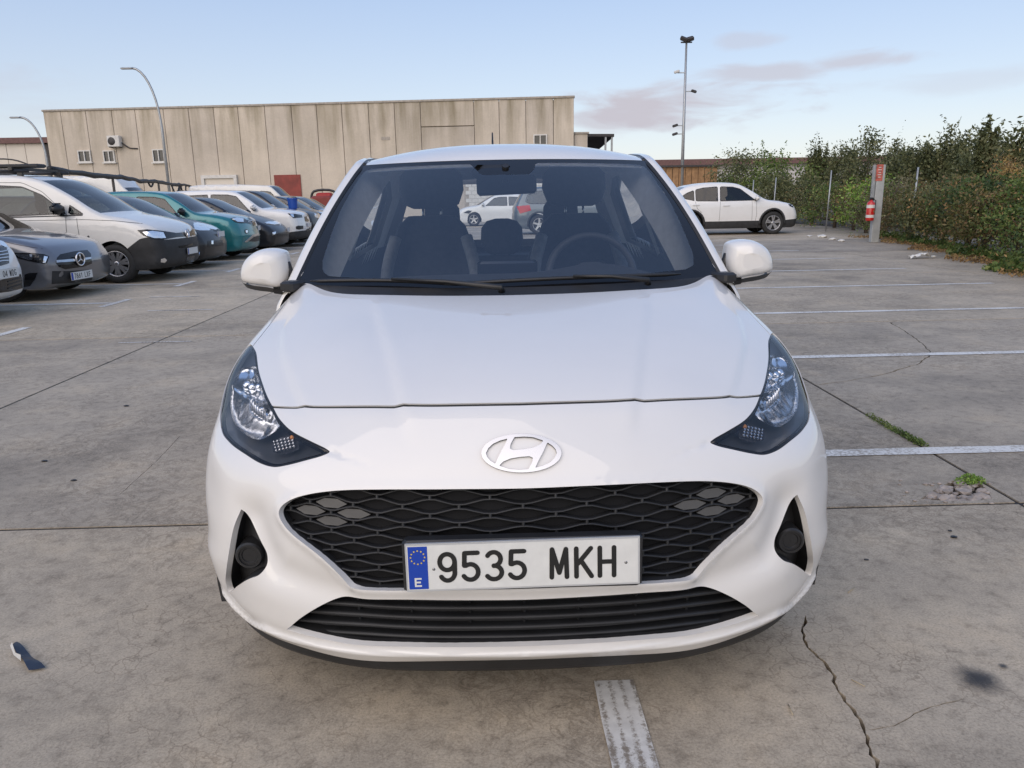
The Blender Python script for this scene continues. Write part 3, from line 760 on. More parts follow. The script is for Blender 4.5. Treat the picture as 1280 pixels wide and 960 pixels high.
def text_mesh(mb, s, x0, z0, h, adv, wid, y, sx=1.0):
    """stroked letters on the plane y, reading along +x"""
    lay = 0
    for ch in s:
        for st in GLY.get(ch,[]):
            pts = [(x0+px*h*sx, z0+pz*h) for px,pz in st]
            for (a,b),(c_,d_) in zip(pts[:-1],pts[1:]):
                L = math.hypot(c_-a,d_-b); 
                if L<1e-7: continue
                nx,nz = -(d_-b)/L*wid/2,(c_-a)/L*wid/2; yy = y-lay*2e-6; lay += 1
                mb.add([(a+nx,yy,b+nz),(a-nx,yy,b-nz),(c_-nx,yy,d_-nz),(c_+nx,yy,d_+nz)],[(0,1,2,3)])
            for (a,b) in pts:
                yy = y-lay*2e-6; lay += 1
                mb.add([(a+wid/2*math.cos(t),yy,b+wid/2*math.sin(t)) for t in np.linspace(0,2*math.pi,10,endpoint=False)],[tuple(range(9,-1,-1))])
        x0 += adv
def make_plate(parent, c, text, rot=(0,0,0), w=.52, h=.112, hi=True):
    e = MB(); e.box((0,0,0),(w/2,.003,h/2)); pl_ = e.build('number_plate', M['plate_edge'], parent, False, loc=c, rot=rot)
    t = .0032
    MB().add([(-w/2+.004,-t-.0005,-h/2+.004),(w/2-.004,-t-.0005,-h/2+.004),(w/2-.004,-t-.0005,h/2-.004),(-w/2+.004,-t-.0005,h/2-.004)],[(0,1,2,3)]).build('plate_face', M['plate_white'], pl_)
    MB().add([(-w/2+.006,-t-.001,-h/2+.006),(-w/2+.049,-t-.001,-h/2+.006),(-w/2+.049,-t-.001,h/2-.006),(-w/2+.006,-t-.001,h/2-.006)],[(0,1,2,3)]).build('country_band', M['plate_blue'], pl_)
    for i, ch in enumerate(text):
        if ch == ' ': continue
        mb = MB(); x_ = -w/2+.070+.0515*i if i < 4 else -w/2+.318+.053*(i-5)
        text_mesh(mb, ch, x_, -h/2+.0185, .075, 0, .0106, -t-.0015, .98); mb.build('character', M['ink'], pl_)
    if hi:
        mb = MB(); xa = -w/2+.0185; z0 = -h/2+.012; s_ = .021; y_ = -t-.0016
        for (x1,x2,z1,z2) in ((0,.004,0,s_),(.004,.0155,0,.004),(.004,.0155,s_-.004,s_),(.004,.0135,s_/2-.002,s_/2+.002)):
            mb.add([(xa+x1,y_,z0+z1),(xa+x2,y_,z0+z1),(xa+x2,y_,z0+z2),(xa+x1,y_,z0+z2)],[(0,1,2,3)])
        mb.build('country_letter', M['plate_white'], pl_)
        mb = MB()
        for k in range(12):
            a = 2*math.pi*k/12; cx_,cz_ = -w/2+.0275+.0155*math.cos(a), h/2-.031+.0155*math.sin(a)
            mb.add([(cx_+(.0026 if q%2==0 else .0011)*math.sin(q*math.pi/5),y_,cz_+(.0026 if q%2==0 else .0011)*math.cos(q*math.pi/5)) for q in range(10)],[tuple(range(9,-1,-1))])
        mb.build('star_ring', M['yellow'], pl_)['kind'] = 'stuff'
        for x in (-w/2+.062,w/2-.031):
            MB().lathe([(.0005,-.0045),(.0035,-.004),(.0042,-.002),(.0042,0)],'y',12).build('screw', M['screw'], pl_, True, loc=(x,0,-.004))
    return pl_
pc = at_dist(653.8,704.6,1.565)
make_plate(hero, (pc[0]-CAR_X, pc[1]-CAR_Y, pc[2]), '9535 MKH', rot=(math.radians(-3),math.radians(-.5),0))
MB().box((pc[0]-CAR_X,pc[1]-CAR_Y+.022,pc[2]-.004),(.268,.018,.062),bev=.006).build('plate_holder', M['trim'], hero)
# ================================================================ generic shell: side skins inflated from a profile + cross strips
def shell(sil, hw, cuts, arches, zsill, deform=None, grid=.09, m=15, lines=()):
    """sil rows: (y, z, r, bow, crown, tag) front-bottom -> over the roof -> rear-bottom.
    returns verts, normals, faces by part name"""
    P = np.array([s[:5] for s in sil], float); tags = [s[5] for s in sil]
    C = catmull(P, 5); seg = np.minimum(np.arange(len(C))//5, len(tags)-2); stag = [tags[i] for i in seg]
    C[:,2:] = np.maximum(C[:,2:],0.0); C[:,2] = np.maximum(C[:,2],.012)
    yz = C[:,:2]; outline = np.concatenate([yz, resample(np.array([yz[-1],yz[0]]),.12)[1:-1]])
    t = np.gradient(yz,axis=0); t /= np.linalg.norm(t,axis=1,keepdims=True); inn = np.stack([t[:,1],-t[:,0]],-1)
    ctr = yz.mean(0)
    pl = Planar(); pl.line(outline, True)
    loops = []
    for nm, poly in cuts: q = resample(np.concatenate([poly,poly[:1]]),.05)[:-1]; pl.line(q,True); loops.append((nm,q))
    for (yc,zc_,r) in arches:
        a = np.linspace(-.35,math.pi+.35,34); q = np.stack([yc+r*np.cos(a), zc_+r*np.sin(a)],-1); q = q[q[:,1]>zsill-.02]
        q = np.concatenate([[(q[0,0],zsill-.06)],q,[(q[-1,0],zsill-.06)]]); pl.line(q,True); loops.append(('_arch',q))
    for q in lines: pl.line(resample(q,.06))
    extra = []
    for lev in (.02,.07,.16,.30,.52,.85):
        R = yz + inn*(C[:,2]*lev)[:,None]; extra.append(R)
    extra = np.concatenate(extra); ok = pip(outline,extra); 
    d0,_ = pdist(yz,extra); exp = np.concatenate([C[:,2]*lev for lev in (.02,.07,.16,.30,.52,.85)]); ok &= d0 > exp*.8
    for nm,q in loops: ok &= pdist(q,extra,True)[0] > .008
    pl.p += [tuple(e) for e in extra[ok]]
    y0,z0 = outline.min(0); y1,z1 = outline.max(0); gy,gz = np.meshgrid(np.arange(y0,y1,grid),np.arange(z0,z1,grid*.8))
    g = np.stack([gy.ravel(),gz.ravel()],-1); g = g[pip(outline,g)]; dd,ii = pdist(yz,g); g = g[dd>C[ii,2]*.95]
    pl.fill(g, grid*.45)
    v,f = pl.run(); c = np.array([v[list(q)].mean(0) for q in f]); ins = pip(outline,c)
    lab = np.array(['body']*len(f),dtype=object)
    for nm,q in loops: lab[pip(q,c)] = nm
    d,ix = pdist(yz,v); a = C[ix,2]; a2 = C[np.minimum(ix+1,len(C)-1),2]
    r = .5*(a+a2); k = np.clip(d/r,0,1); x = hw(v[:,0],v[:,1]) - r*(1-np.sqrt(np.maximum(1-(1-k)**2,0)))
    S = np.stack([x,v[:,0],v[:,1]],-1)
    parts = {}; VV = []; key = {}
    def vid(p):
        kk = (round(p[0],4),round(p[1],4),round(p[2],4))
        if kk not in key: key[kk] = len(VV); VV.append(p)
        return key[kk]
    for sg in (1,-1):
        for q,l,o in zip(f,lab,ins):
            if not o or l == '_arch': continue
            tri3 = [S[i]*np.array([sg,1,1]) for i in q]
            n = np.cross(tri3[1]-tri3[0],tri3[2]-tri3[0]); 
            if n[0]*sg < 0: tri3 = tri3[::-1]
            nm = l if l == 'body' else l+('|L' if sg>0 else '|R')
            parts.setdefault(nm,[]).append([tuple(p) for p in tri3])
    X0 = hw(C[:,0],C[:,1]) - C[:,2]; ss = np.linspace(-1,1,m)
    G = np.zeros((len(C),m,3))
    for j,s in enumerate(ss):
        w = 1-s*s; G[:,j,0] = s*X0; G[:,j,1] = C[:,0]-C[:,3]*w; G[:,j,2] = C[:,1]+C[:,4]*w
    for i in range(len(C)-1):
        if stag[i] == 'none': continue
        for j in range(m-1):
            parts.setdefault('body' if stag[i] in ('bonnet','roof','bumper','tail') else stag[i],[]).append([tuple(G[i,j]),tuple(G[i,j+1]),tuple(G[i+1,j+1]),tuple(G[i+1,j])])
    if deform is not None: fix = lambda p: tuple(deform(np.array(p)))
    else: fix = lambda p: p
    cache = {}
    def fx(p):
        if p not in cache: cache[p] = fix(p)
        return cache[p]
    out = {nm:[[vid(fx(p)) for p in q] for q in fs] for nm,fs in parts.items()}
    VA = np.array(VV); NA = np.zeros_like(VA)
    for fs in out.values():
        for q in fs:
            n = np.cross(VA[q[1]]-VA[q[0]],VA[q[2]]-VA[q[0]]) if len(set(q))>2 else 0
            for i in q: NA[i] += n
    NA /= np.maximum(np.linalg.norm(NA,axis=1,keepdims=True),1e-12)
    return VA, NA, out, (C, G, stag)
def part_mesh(name, VA, NA, faces, mat, parent, off=0.0, sk=0.0):
    ids = sorted({i for q in faces for i in q}); mp = {i:k for k,i in enumerate(ids)}
    V, Nn = VA[ids]+NA[ids]*off, NA[ids]; F = [tuple(dict.fromkeys(mp[i] for i in q)) for q in faces]; F = [q for q in F if len(q)>2]
    return mesh_obj(name, V, F, mat, parent, True, Nn)
def wheel(parent, c, r, wid, side, rim=M['alloy'], spokes=5, style='plain', rim_f=.66):
    """side +1: outer face looks to +x"""
    t = MB(); h = wid/2
    t.lathe([(r*rim_f,-h*.86),(r*.74,-h),(r*.90,-h*.98),(r*.975,-h*.8),(r,-h*.55),(r,h*.55),(r*.975,h*.8),(r*.90,h*.98),(r*.74,h),(r*rim_f,h*.86)],'x',40)
    w = t.build('wheel', M['rubber'], parent, True, loc=c)
    b = MB(); b.lathe([(r*rim_f,-h*.8),(r*rim_f*.97,h*.80),(r*rim_f*1.01,h*.9),(r*rim_f*.95,h*.9),(r*rim_f*.90,h*.6),(r*rim_f*.88,-h*.3)],'x',40); b.build('rim', rim, w, True)
    d = MB(); d.lathe([(.001,-h*.2),(r*rim_f*.9,-h*.2)],'x',28); d.build('brake', M['trim'], w)
    s = MB(); R = r*rim_f
    for k in range(spokes):
        for off in ((-.17,.17) if style=='twin' else (0,)):
            a = 2*math.pi*(k+.25)/spokes+off; ca,sa = math.cos(a),math.sin(a); wd0,wd1 = (.17 if style=='plain' else .085)*R,(.12 if style=='plain' else .11)*R
            V = []
            for rr,wd,xo in ((R*.12,wd0,h*.72),(R*.93,wd1,h*.80)):
                for sgn in (-1,1):
                    for dx in (0,-h*.25): V.append(((xo+dx), rr*ca-sgn*wd*sa, rr*sa+sgn*wd*ca))
            s.add(V,[(0,2,6,4),(1,5,7,3),(0,4,5,1),(2,3,7,6),(0,1,3,2),(4,6,7,5)])
    s.lathe([(.001,h*.82),(R*.13,h*.82),(R*.19,h*.74),(R*.2,h*.4)],'x',18)
    s.build('spokes', rim, w)
    if side < 0:
        w.rotation_euler = (0,0,math.pi)
    return w
def seat(parent, c, mat, w=.24, h=.62, head=True, flip=1, sidemat=None, hr=.115):
    """car seat facing -y; c = hip point"""
    s = MB(); prof = [(0,-.05,w*1.0),(.05,.10,w*1.03),(.12,.30,w),(.18,h*.72,w*.9),(.215,h*.92,w*.72),(.23,h,w*.5)]
    rows = []
    for (dy,dz,ww) in prof:
        ring = []
        for k in range(20):
            a = 2*math.pi*k/20; ca,sa = math.cos(a),math.sin(a)
            ring.append((c[0]+ww*np.sign(ca)*abs(ca)**.55, c[1]+dy+.075*np.sign(sa)*abs(sa)**.7 - (.05*(abs(ca)>.75)*(sa<.3)), c[2]+dz))
        rows.append(ring)
    k0 = len(s.v)
    for r_ in rows: s.v += r_
    for i in range(len(rows)-1):
        for k in range(20): s.f.append((k0+i*20+k,k0+i*20+(k+1)%20,k0+(i+1)*20+(k+1)%20,k0+(i+1)*20+k))
    s.f.append(tuple(k0+(len(rows)-1)*20+k for k in range(20)))
    s.box((c[0],c[1]-.22,c[2]-.06),(w,.26,.085),bev=.05)
    o = s.build('seat', mat, parent, True)
    if head:
        b = MB(); k0 = 0
        for (dz,ww,dd) in ((0,.07,.03),(.02,.105,.05),(.09,.125,.06),(.16,.12,.055),(.20,.09,.04),(.215,.04,.02)):
            for k in range(18):
                a = 2*math.pi*k/18; ca,sa = math.cos(a),math.sin(a)
                b.v.append((c[0]+ww*hr/.115*np.sign(ca)*abs(ca)**.7, c[1]+.225+dz*.12+dd*np.sign(sa)*abs(sa)**.7, c[2]+h+.035+dz))
        for i in range(5):
            for k in range(18): b.f.append((i*18+k,i*18+(k+1)%18,(i+1)*18+(k+1)%18,(i+1)*18+k))
        b.f.append(tuple(5*18+k for k in range(18))); b.f.append(tuple(range(17,-1,-1)))
        b.build('headrest', mat, o, True)
        for dx in (-.045,.045): MB().tube([(c[0]+dx,c[1]+.225,c[2]+h-.04),(c[0]+dx,c[1]+.228,c[2]+h+.06)],.006,8).build('headrest_post', M['satin'], o, True)
    if sidemat is not None:
        for sg in (-1,1):
            b = MB(); pts = [(c[0]+sg*w*.93,c[1]-.075,c[2]+.02),(c[0]+sg*w*.95,c[1]-.03,c[2]+.18),(c[0]+sg*w*.90,c[1]+.03,c[2]+.36),(c[0]+sg*w*.74,c[1]+.09,c[2]+.50)]
            b.tube(catmull(pts,5),.030,8); b.build('bolster', sidemat, o, True)
    return o
# ================================================================ hero: cabin, roof, sides
def hero_hw(y, z):
    low = .848 - .05*np.clip((.35-z)/.25,0,1)**2 - .010*np.exp(-((z-.52)/.10)**2)
    up = np.interp(z, [.82,.92,1.0,1.2,1.43,1.52],[.848,.832,.792,.712,.618,.578])
    w = np.where(z<.82, low, np.minimum(low,up))
    return w - .05*np.clip((y-2.7)/.95,0,1)**2
hs = [ (.42,.22,.012,0,0,'none'),(.42,.40,.012,0,0,'none'),(.60,.66,.012,0,0,'none'),(.90,.71,.012,0,0,'none'),(1.10,.74,.012,0,0,'none'),
 (1.13,.86,.012,0,0,'none'),(1.135,.96,.02,0,0,'none'),(1.15,1.005,.04,0,0,'none'),(1.30,1.125,.040,0,0,'none'),(1.50,1.27,.040,0,0,'none'),(1.68,1.40,.040,.10,.012,'none'),
 (1.76,1.435,.040,.12,.016,'none'),(2.0,1.455,.040,.06,.026,'none'),(2.4,1.468,.040,0,.03,'none'),(2.9,1.458,.045,0,.028,'none'),(3.25,1.425,.055,0,.024,'none'),(3.36,1.41,.05,-.03,.02,'roof'),
 (3.40,1.36,.06,-.04,.01,'rear_window'),(3.52,1.02,.07,-.05,.0,'tail'),(3.60,.85,.10,-.06,0,'tail'),(3.64,.60,.10,-.06,0,'tail'),(3.62,.35,.10,-.06,0,'tail'),(3.52,.24,.05,-.05,0,'tail')]
h_cuts = [('front_side_window', np.array([(1.34,1.00),(1.66,1.305),(1.80,1.385),(2.15,1.41),(2.17,.995)])),
          ('rear_side_window', np.array([(2.27,.995),(2.25,1.41),(2.75,1.39),(3.03,1.30),(3.08,1.03)]))]
hV,hN,hP,(hC,hG,hT) = shell(hs, hero_hw, h_cuts, [(.72,.29,.345),(3.145,.29,.345)], .22)
part_mesh('body_shell', hV,hN,hP['body'], M['white_paint'], hero)
for nm in hP:
    if nm in ('body',): continue
    part_mesh(nm.split('|')[0], hV,hN,hP[nm], M['glass_side'], hero)
# inner trim: pale pillars and dark door skins just inside the shell
tr = [q for q in hP['body']]
iv = hV - hN*.03
lo = [q for q in tr if hV[q][:,2].mean() < .99 and hV[q][:,1].mean() > 1.15]
hi = [q for q in tr if hV[q][:,2].mean() >= .99 and abs(hV[q][:,0]).mean() > .42 and hV[q][:,1].mean() < 3.3]
mesh_obj('door_trim', iv, [tuple(dict.fromkeys(q)) for q in lo], M['dash'], hero)
mesh_obj('pillar_trim', iv, [tuple(dict.fromkeys(q)) for q in hi], M['lining'], hero)
MB().tube([(-.045,3.02,1.48),(-.045,3.05,1.53),(-.045,3.13,1.655)],[.018,.008,.004],8).build('antenna', M['trim'], hero, True)
# windscreen
def ws(s, t):
    s = np.asarray(s); t = np.asarray(t); s,t = np.broadcast_arrays(s,t)
    ex = .752+(.578-.752)*t; en = 1.135+(1.688-1.135)*t; ez_ = .990+(1.420-.990)*t
    cn = .995+(1.575-.995)*t; cz = .978+(1.428-.978)*t
    n = cn+(en-cn)*np.abs(s)**2.2; z = cz+(ez_-cz)*np.abs(s)**2.2
    b = .028*np.sin(math.pi*t); return np.stack([s*ex, n-b*.6, z+b*.8],-1)
def clear_edge():
    """outline of the see-through part in (s,t), rounded corners"""
    p = [(-.925,.17),(-.90,.10),(-.86,.075)]+[(x,.075-.02*(1-(x/.86)**2)) for x in np.linspace(-.7,.7,9)]+[(.86,.075),(.90,.10),(.925,.17),(.962,.55),(.972,.88),(.96,.94),(.93,.955)]
    p += [(x,.962) for x in (.6,.3,.205)]+[(.19,.90),(.155,.845),(-.155,.845),(-.195,.90),(-.235,.962)]+[(x,.962) for x in (-.4,-.7)]+[(-.93,.955),(-.96,.94),(-.972,.88),(-.962,.55)]
    return np.array(p)
ce = resample(np.concatenate([clear_edge(),clear_edge()[:1]]),.03)[:-1]
p = Planar(); p.line(ce,True)
bdv = np.concatenate([np.stack([np.linspace(-1,1,50),np.zeros(50)],-1),np.stack([np.ones(24),np.linspace(0,1,25)[1:]],-1),np.stack([np.linspace(1,-1,50)[1:],np.ones(49)],-1),np.stack([-np.ones(24),np.linspace(1,0,25)[1:]],-1)[:-1]])
p.line(bdv,True); gx,gy = np.meshgrid(np.linspace(-.97,.97,44),np.linspace(.03,.97,24)); p.fill(np.stack([gx.ravel(),gy.ravel()],-1),.02)
v,f = p.run(); c = np.array([v[list(q)].mean(0) for q in f]); cl = pip(ce,c); WP = ws(v[:,0],v[:,1])
wn = np.cross(ws(v[:,0]+.01,v[:,1])-ws(v[:,0]-.01,v[:,1]), ws(v[:,0],v[:,1]+.01)-ws(v[:,0],v[:,1]-.01)); wn /= np.linalg.norm(wn,axis=1,keepdims=True)
wind = mesh_obj('windscreen', WP, orient(WP,wn,[q for q,o in zip(f,cl) if o]), M['glass_front'], hero, True, wn)
mesh_obj('black_border', WP, orient(WP,wn,[q for q,o in zip(f,cl) if not o]), M['gloss_black'], wind, True, wn)
# roof skin: from the windscreen header back to the tailgate
rs = np.linspace(-1,1,31); rows = []
def roof_row(n, top=0.0):
    f = (n-1.0)
    return n
nn = np.concatenate([[0],np.array([.02,.05,.10,.17,.26,.38,.55,.75,1.0,1.25,1.5,1.66,1.76])])
hdr = ws(rs,1.0)
ex_ = .572; zc_prof = ([0,.05,.12,.22,.38,.60,.9,1.25,1.55,1.76],[1.430,1.455,1.479,1.499,1.515,1.524,1.524,1.505,1.470,1.430])
for d_ in nn:
    z_c = np.interp(d_,*zc_prof); ze = np.interp(d_,[0,.06,.15,.3,.6,1.0,1.4,1.76],[1.420,1.432,1.444,1.455,1.470,1.470,1.448,1.395]); w_ = np.interp(d_,[0,.3,1.0,1.76],[.572,.588,.585,.545])
    k = np.clip(1-d_/1.2,0,1); n_c = 1.575+d_*1.0; n_e = 1.688+d_*.955
    a_ = np.abs(rs)**2.4; rows.append(np.stack([rs*w_, n_c+(n_e-n_c)*np.abs(rs)**2.2, z_c+(ze-z_c)*a_],-1))
RF = np.array(rows); RF[0] = hdr*np.array([.992,1,1])+np.array([0,.004,.002])
MB().grid(RF[:,::-1]).build('roof', M['white_paint'], hero, True)
MB().grid(RF-np.array([0,0,.03])).build('roof_lining', M['lining'], hero, True)
# roof mouldings (black ditch strips)
for sg in (1,-1):
    e = RF[1:,-1 if sg>0 else 0]; MB().tube([tuple(p+np.array([sg*.008,0,-.004])) for p in e], .011, 6).build('roof_moulding', M['trim'], hero, True)
# A-pillars as painted blades beside the glass, with a black seal
for sg in (1,-1):
    path = [ws(np.array(sg*1.0),np.array(t_)) for t_ in (-.06,.1,.25,.4,.55,.7,.8,.88)]+[ws(np.array(sg*1.0),np.array(1.0))+np.array([0,0,-.004])]
    path += [RF[i,-1 if sg>0 else 0]+np.array([sg*.008*min(1,i/6),0,-.006]) for i in range(5,len(nn))]
    path = list(catmull(np.array(path),4))
    prof = [(0,0,.0005),(.008,0,.010),(.022,.008,.016),(.038,.022,.013),(.048,.042,.0),(.054,.075,-.03),(.06,.10,-.07)]
    L = len(path); rows = []
    for i,e in enumerate(path):
        fl_ = max(0.0,min(1.0,(i-22)/16)); rows.append([(e[0]+sg*dx, e[1]+dn*(1-fl_), e[2]+dz) for dx,dn,dz in prof])
    R = np.array(rows); MB().grid(R[:,1:] if sg<0 else R[:,:0:-1]).build('pillar', M['white_paint'], hero, True)
    A_ = np.array([ws(np.array(sg*.985),np.array(t_))+np.array([0,.012,-.014]) for t_ in np.linspace(.03,.98,16)]); B_ = A_+np.array([-sg*.085,.17,-.02])
    MB().grid(np.stack([A_,B_],1)).build('pillar_trim', M['lining'], hero, True)
    MB().grid(R[:34,:2]).build('pillar_seal', M['trim'], hero, True)
    # small black triangle where bonnet, wing and pillar meet
    e = ws(np.array(sg*1.0),np.array(.0))
    MB().box((e[0]+sg*.005,e[1]+.0,e[2]+.004),(.03,.05,.018),Matrix.Rotation(sg*.5,4,'Z'),bev=.008).build('cowl_end', M['trim'], hero)
# cowl: black plastic between bonnet and glass
cu = np.linspace(-1,1,41); r0 = ws(cu,.10)+np.array([0,-.0,.004]); r1 = ws(cu,-.02)+np.array([0,-.02,-.004]); 
r2 = []
for s_ in cu:
    uq = abs(s_)*6.4; vv = np.interp(uq, REAR[:,0],REAR[:,1]); q = P3(np.array([[uq,vv+.02]]))[0]; r2.append((q[0]*np.sign(s_) if s_ else 0,q[1]+.004,q[2]-.014))
r3 = np.array(r2)+np.array([0,.0,-.05])
MB().grid(np.array([ws(cu,.02)+np.array([0,-.012,.0]),r1,.5*r1+.5*np.array(r2)+np.array([0,0,-.018]),np.array(r2),r3])).build('cowl', M['trim'], hero, True)
# wipers: blade + arm each
def wiper(s0,t0,s1,t1,pv):
    s_ = np.linspace(s0,s1,16); t_ = np.linspace(t0,t1,16)+.02*np.sin(np.linspace(0,math.pi,16)); B = ws(s_,t_)+np.array([0,-.016,.012])
    w = MB(); w.tube([tuple(q) for q in B],[.003]+[.007]*14+[.003],6); o = w.build('wiper', M['trim'], hero, True)
    a = MB(); mid = B[8]; pvp = ws(np.array(pv[0]),np.array(pv[1]))+np.array([0,-.035,.012])
    a.tube([tuple(pvp),tuple(pvp+np.array([0,-.006,.014])),tuple(.5*pvp+.5*mid+np.array([0,-.012,.016])),tuple(mid+np.array([0,-.006,.006]))],[.013,.010,.007,.005],8); a.build('wiper_arm', M['trim'], o, True)
wiper(-.93,.022,-.20,.020,(-.04,-.02)); wiper(-.30,.020,.80,.030,(.62,-.01))
# door mirrors
def mirror(sg):
    c = np.array([sg*.892, 1.28, 1.034]); rows = []
    # rings from the front nose to the rear rim, outline like a rounded teardrop
    outl = np.array([(-.075,.045),(-.068,.068),(-.03,.081),(.02,.078),(.06,.058),(.085,.03),(.098,-.005),(.095,-.032),(.06,-.045),(0,-.053),(-.045,-.06),(-.066,-.045),(-.078,-.008)])
    ol = catmull(outl,4,True)
    for k,(dn,sc) in enumerate(((-.066,.42),(-.062,.66),(-.052,.83),(-.034,.935),(-.006,.985),(.03,1.0),(.05,.985))):
        rows.append([(c[0]+sg*(q[0]*sc+.004*(1-sc)), c[1]+dn+abs(q[0])*.12, c[2]+q[1]*sc) for q in ol])
    R = np.array(rows); n = R.shape[1]
    hd = MB(); R2 = np.concatenate([R,R[:,:1]],1); hd.grid(R2 if sg<0 else R2[:,::-1]); hd.add(R[0],[tuple(range(n))])
    o = hd.build('door_mirror', M['white_paint'], hero, True)
    b = MB(); back = [(p[0],p[1]-.006,p[2]) for p in R[-1]]; b.add(back,[tuple(range(n))]); b.build('mirror_glass', M['chrome'], o)
    # dark underside tray and foot to the door
    t = MB(); low = [q for q in range(n) if ol[q][1] < -.02]
    t.grid(np.array([[(R[3][q][0],R[3][q][1],R[3][q][2]-.006) for q in low],[(R[4][q][0]*.995,R[4][q][1]+.01,R[4][q][2]-.026) for q in low],[(R[6][q][0],R[6][q][1],R[6][q][2]-.018) for q in low]]))
    foot = [(c[0]-sg*.02,c[1]+.0,c[2]-.062),(c[0]-sg*.09,c[1]+.008,c[2]-.066),(c[0]-sg*.17,c[1]+.03,c[2]-.06)]
    t.tube(foot,[.022,.030,.036],10); t.tube([(c[0]-sg*.07,c[1]+.02,c[2]+.03),(c[0]-sg*.085,c[1]+.02,c[2]-.04)],[.012,.016],8)
    t.build('mirror_foot', M['trim'], o, True)
mirror(1); mirror(-1)
# wheels, underbody
for y_ in (.72,3.145):
    for sg in (1,-1): wheel(hero,(sg*.745,y_,.29),.29,.185,sg,M['alloy'],6)
MB().box((0,2.0,.26),(.70,1.5,.06)).build('underbody', M['trim_rough'], hero)
for sg in (1,-1):
    for y_ in (.72,3.145):
        a = np.linspace(-.3,math.pi+.3,20); V = [[(sg*x_,y_+.35*math.cos(t),.29+.35*math.sin(t)) for t in a] for x_ in (.845,.55)]
        MB().grid(np.array(V)).build('arch_liner', M['trim_rough'], hero, True)
# ---- cabin
d = MB(); dx = np.linspace(-.70,.70,29); rows = []
for (n_,z_) in ((1.10,.955),(1.22,.985),(1.36,1.0),(1.48,.99),(1.55,.95),(1.57,.86),(1.50,.6)):
    rows.append([(x, n_+.05*(x/.7)**2 - .015, z_ - .05*(x/.7)**4 + (.035*math.exp(-((x-.36)/.17)**2) if 1.3<n_<1.56 else 0)) for x in dx])
d.grid(np.array(rows)); dash = d.build('dashboard', M['dash'], hero, True)
MB().box((-.0,1.50,.985),(.12,.014,.055),Matrix.Rotation(.15,4,'X'),bev=.01).build('screen', M['gloss_black'], dash)
st = MB(); a = np.linspace(0,2*math.pi,41); tilt = Matrix.Rotation(math.radians(-24),4,'X')
cW = Vector((.36,1.68,.955)); st.tube([tuple(cW+tilt@Vector((.182*math.cos(t),0,.178*math.sin(t)))) for t in a],.0155,8,False)
st.box(tuple(cW),(.07,.025,.06),tilt,bev=.02)
for an in (0,math.pi,-math.pi/2): st.box(tuple(cW+tilt@Vector((.11*math.cos(an),0,.11*math.sin(an)))),(.075 if abs(math.sin(an))<.5 else .02,.010,.018 if abs(math.sin(an))<.5 else .07),tilt,bev=.006)
st.tube([tuple(cW),(.36,1.52,.90)],.04,10); st.build('steering_wheel', M['dash'], hero, True)
seat(hero,(.36,2.16,.60),M['seat'],.235,.60,True,1,M['seat_side'],.150); seat(hero,(-.36,2.16,.60),M['seat'],.235,.60,True,1,M['seat_side'],.150)
seat(hero,(-.36,2.95,.56),M['seat'],.25,.47,True,1,None,.10); seat(hero,(.36,2.95,.56),M['seat'],.25,.47,True,1,None,.10); seat(hero,(0,2.97,.50),M['seat'],.13,.41,True,1,None,.12)
MB().box((0,3.36,.80),(.55,.2,.14),bev=.03).build('parcel_shelf', M['seat'], hero)
MB().box((0,2.3,.34),(.72,1.2,.02)).build('cabin_floor', M['dash'], hero)
# rear-view mirror on its stalk with the sensor housing above
q = ws(np.array(.0),np.array(.86)); m_ = MB(); m_.box((.004,q[1]+.085,q[2]-.045),(.120,.012,.036),Matrix.Rotation(-.03,4,'Y'),bev=.022)
rm = m_.build('rear_view_mirror', M['trim'], hero, False, sharp=40)
b = MB(); b.box((-.05,q[1]+.055,q[2]+.005),(.085,.03,.03),bev=.025); b.tube([(0,q[1]+.03,q[2]+.03),(0,q[1]+.075,q[2]-.03)],.014,8); b.build('sensor_housing', M['trim'], rm, False, sharp=40)
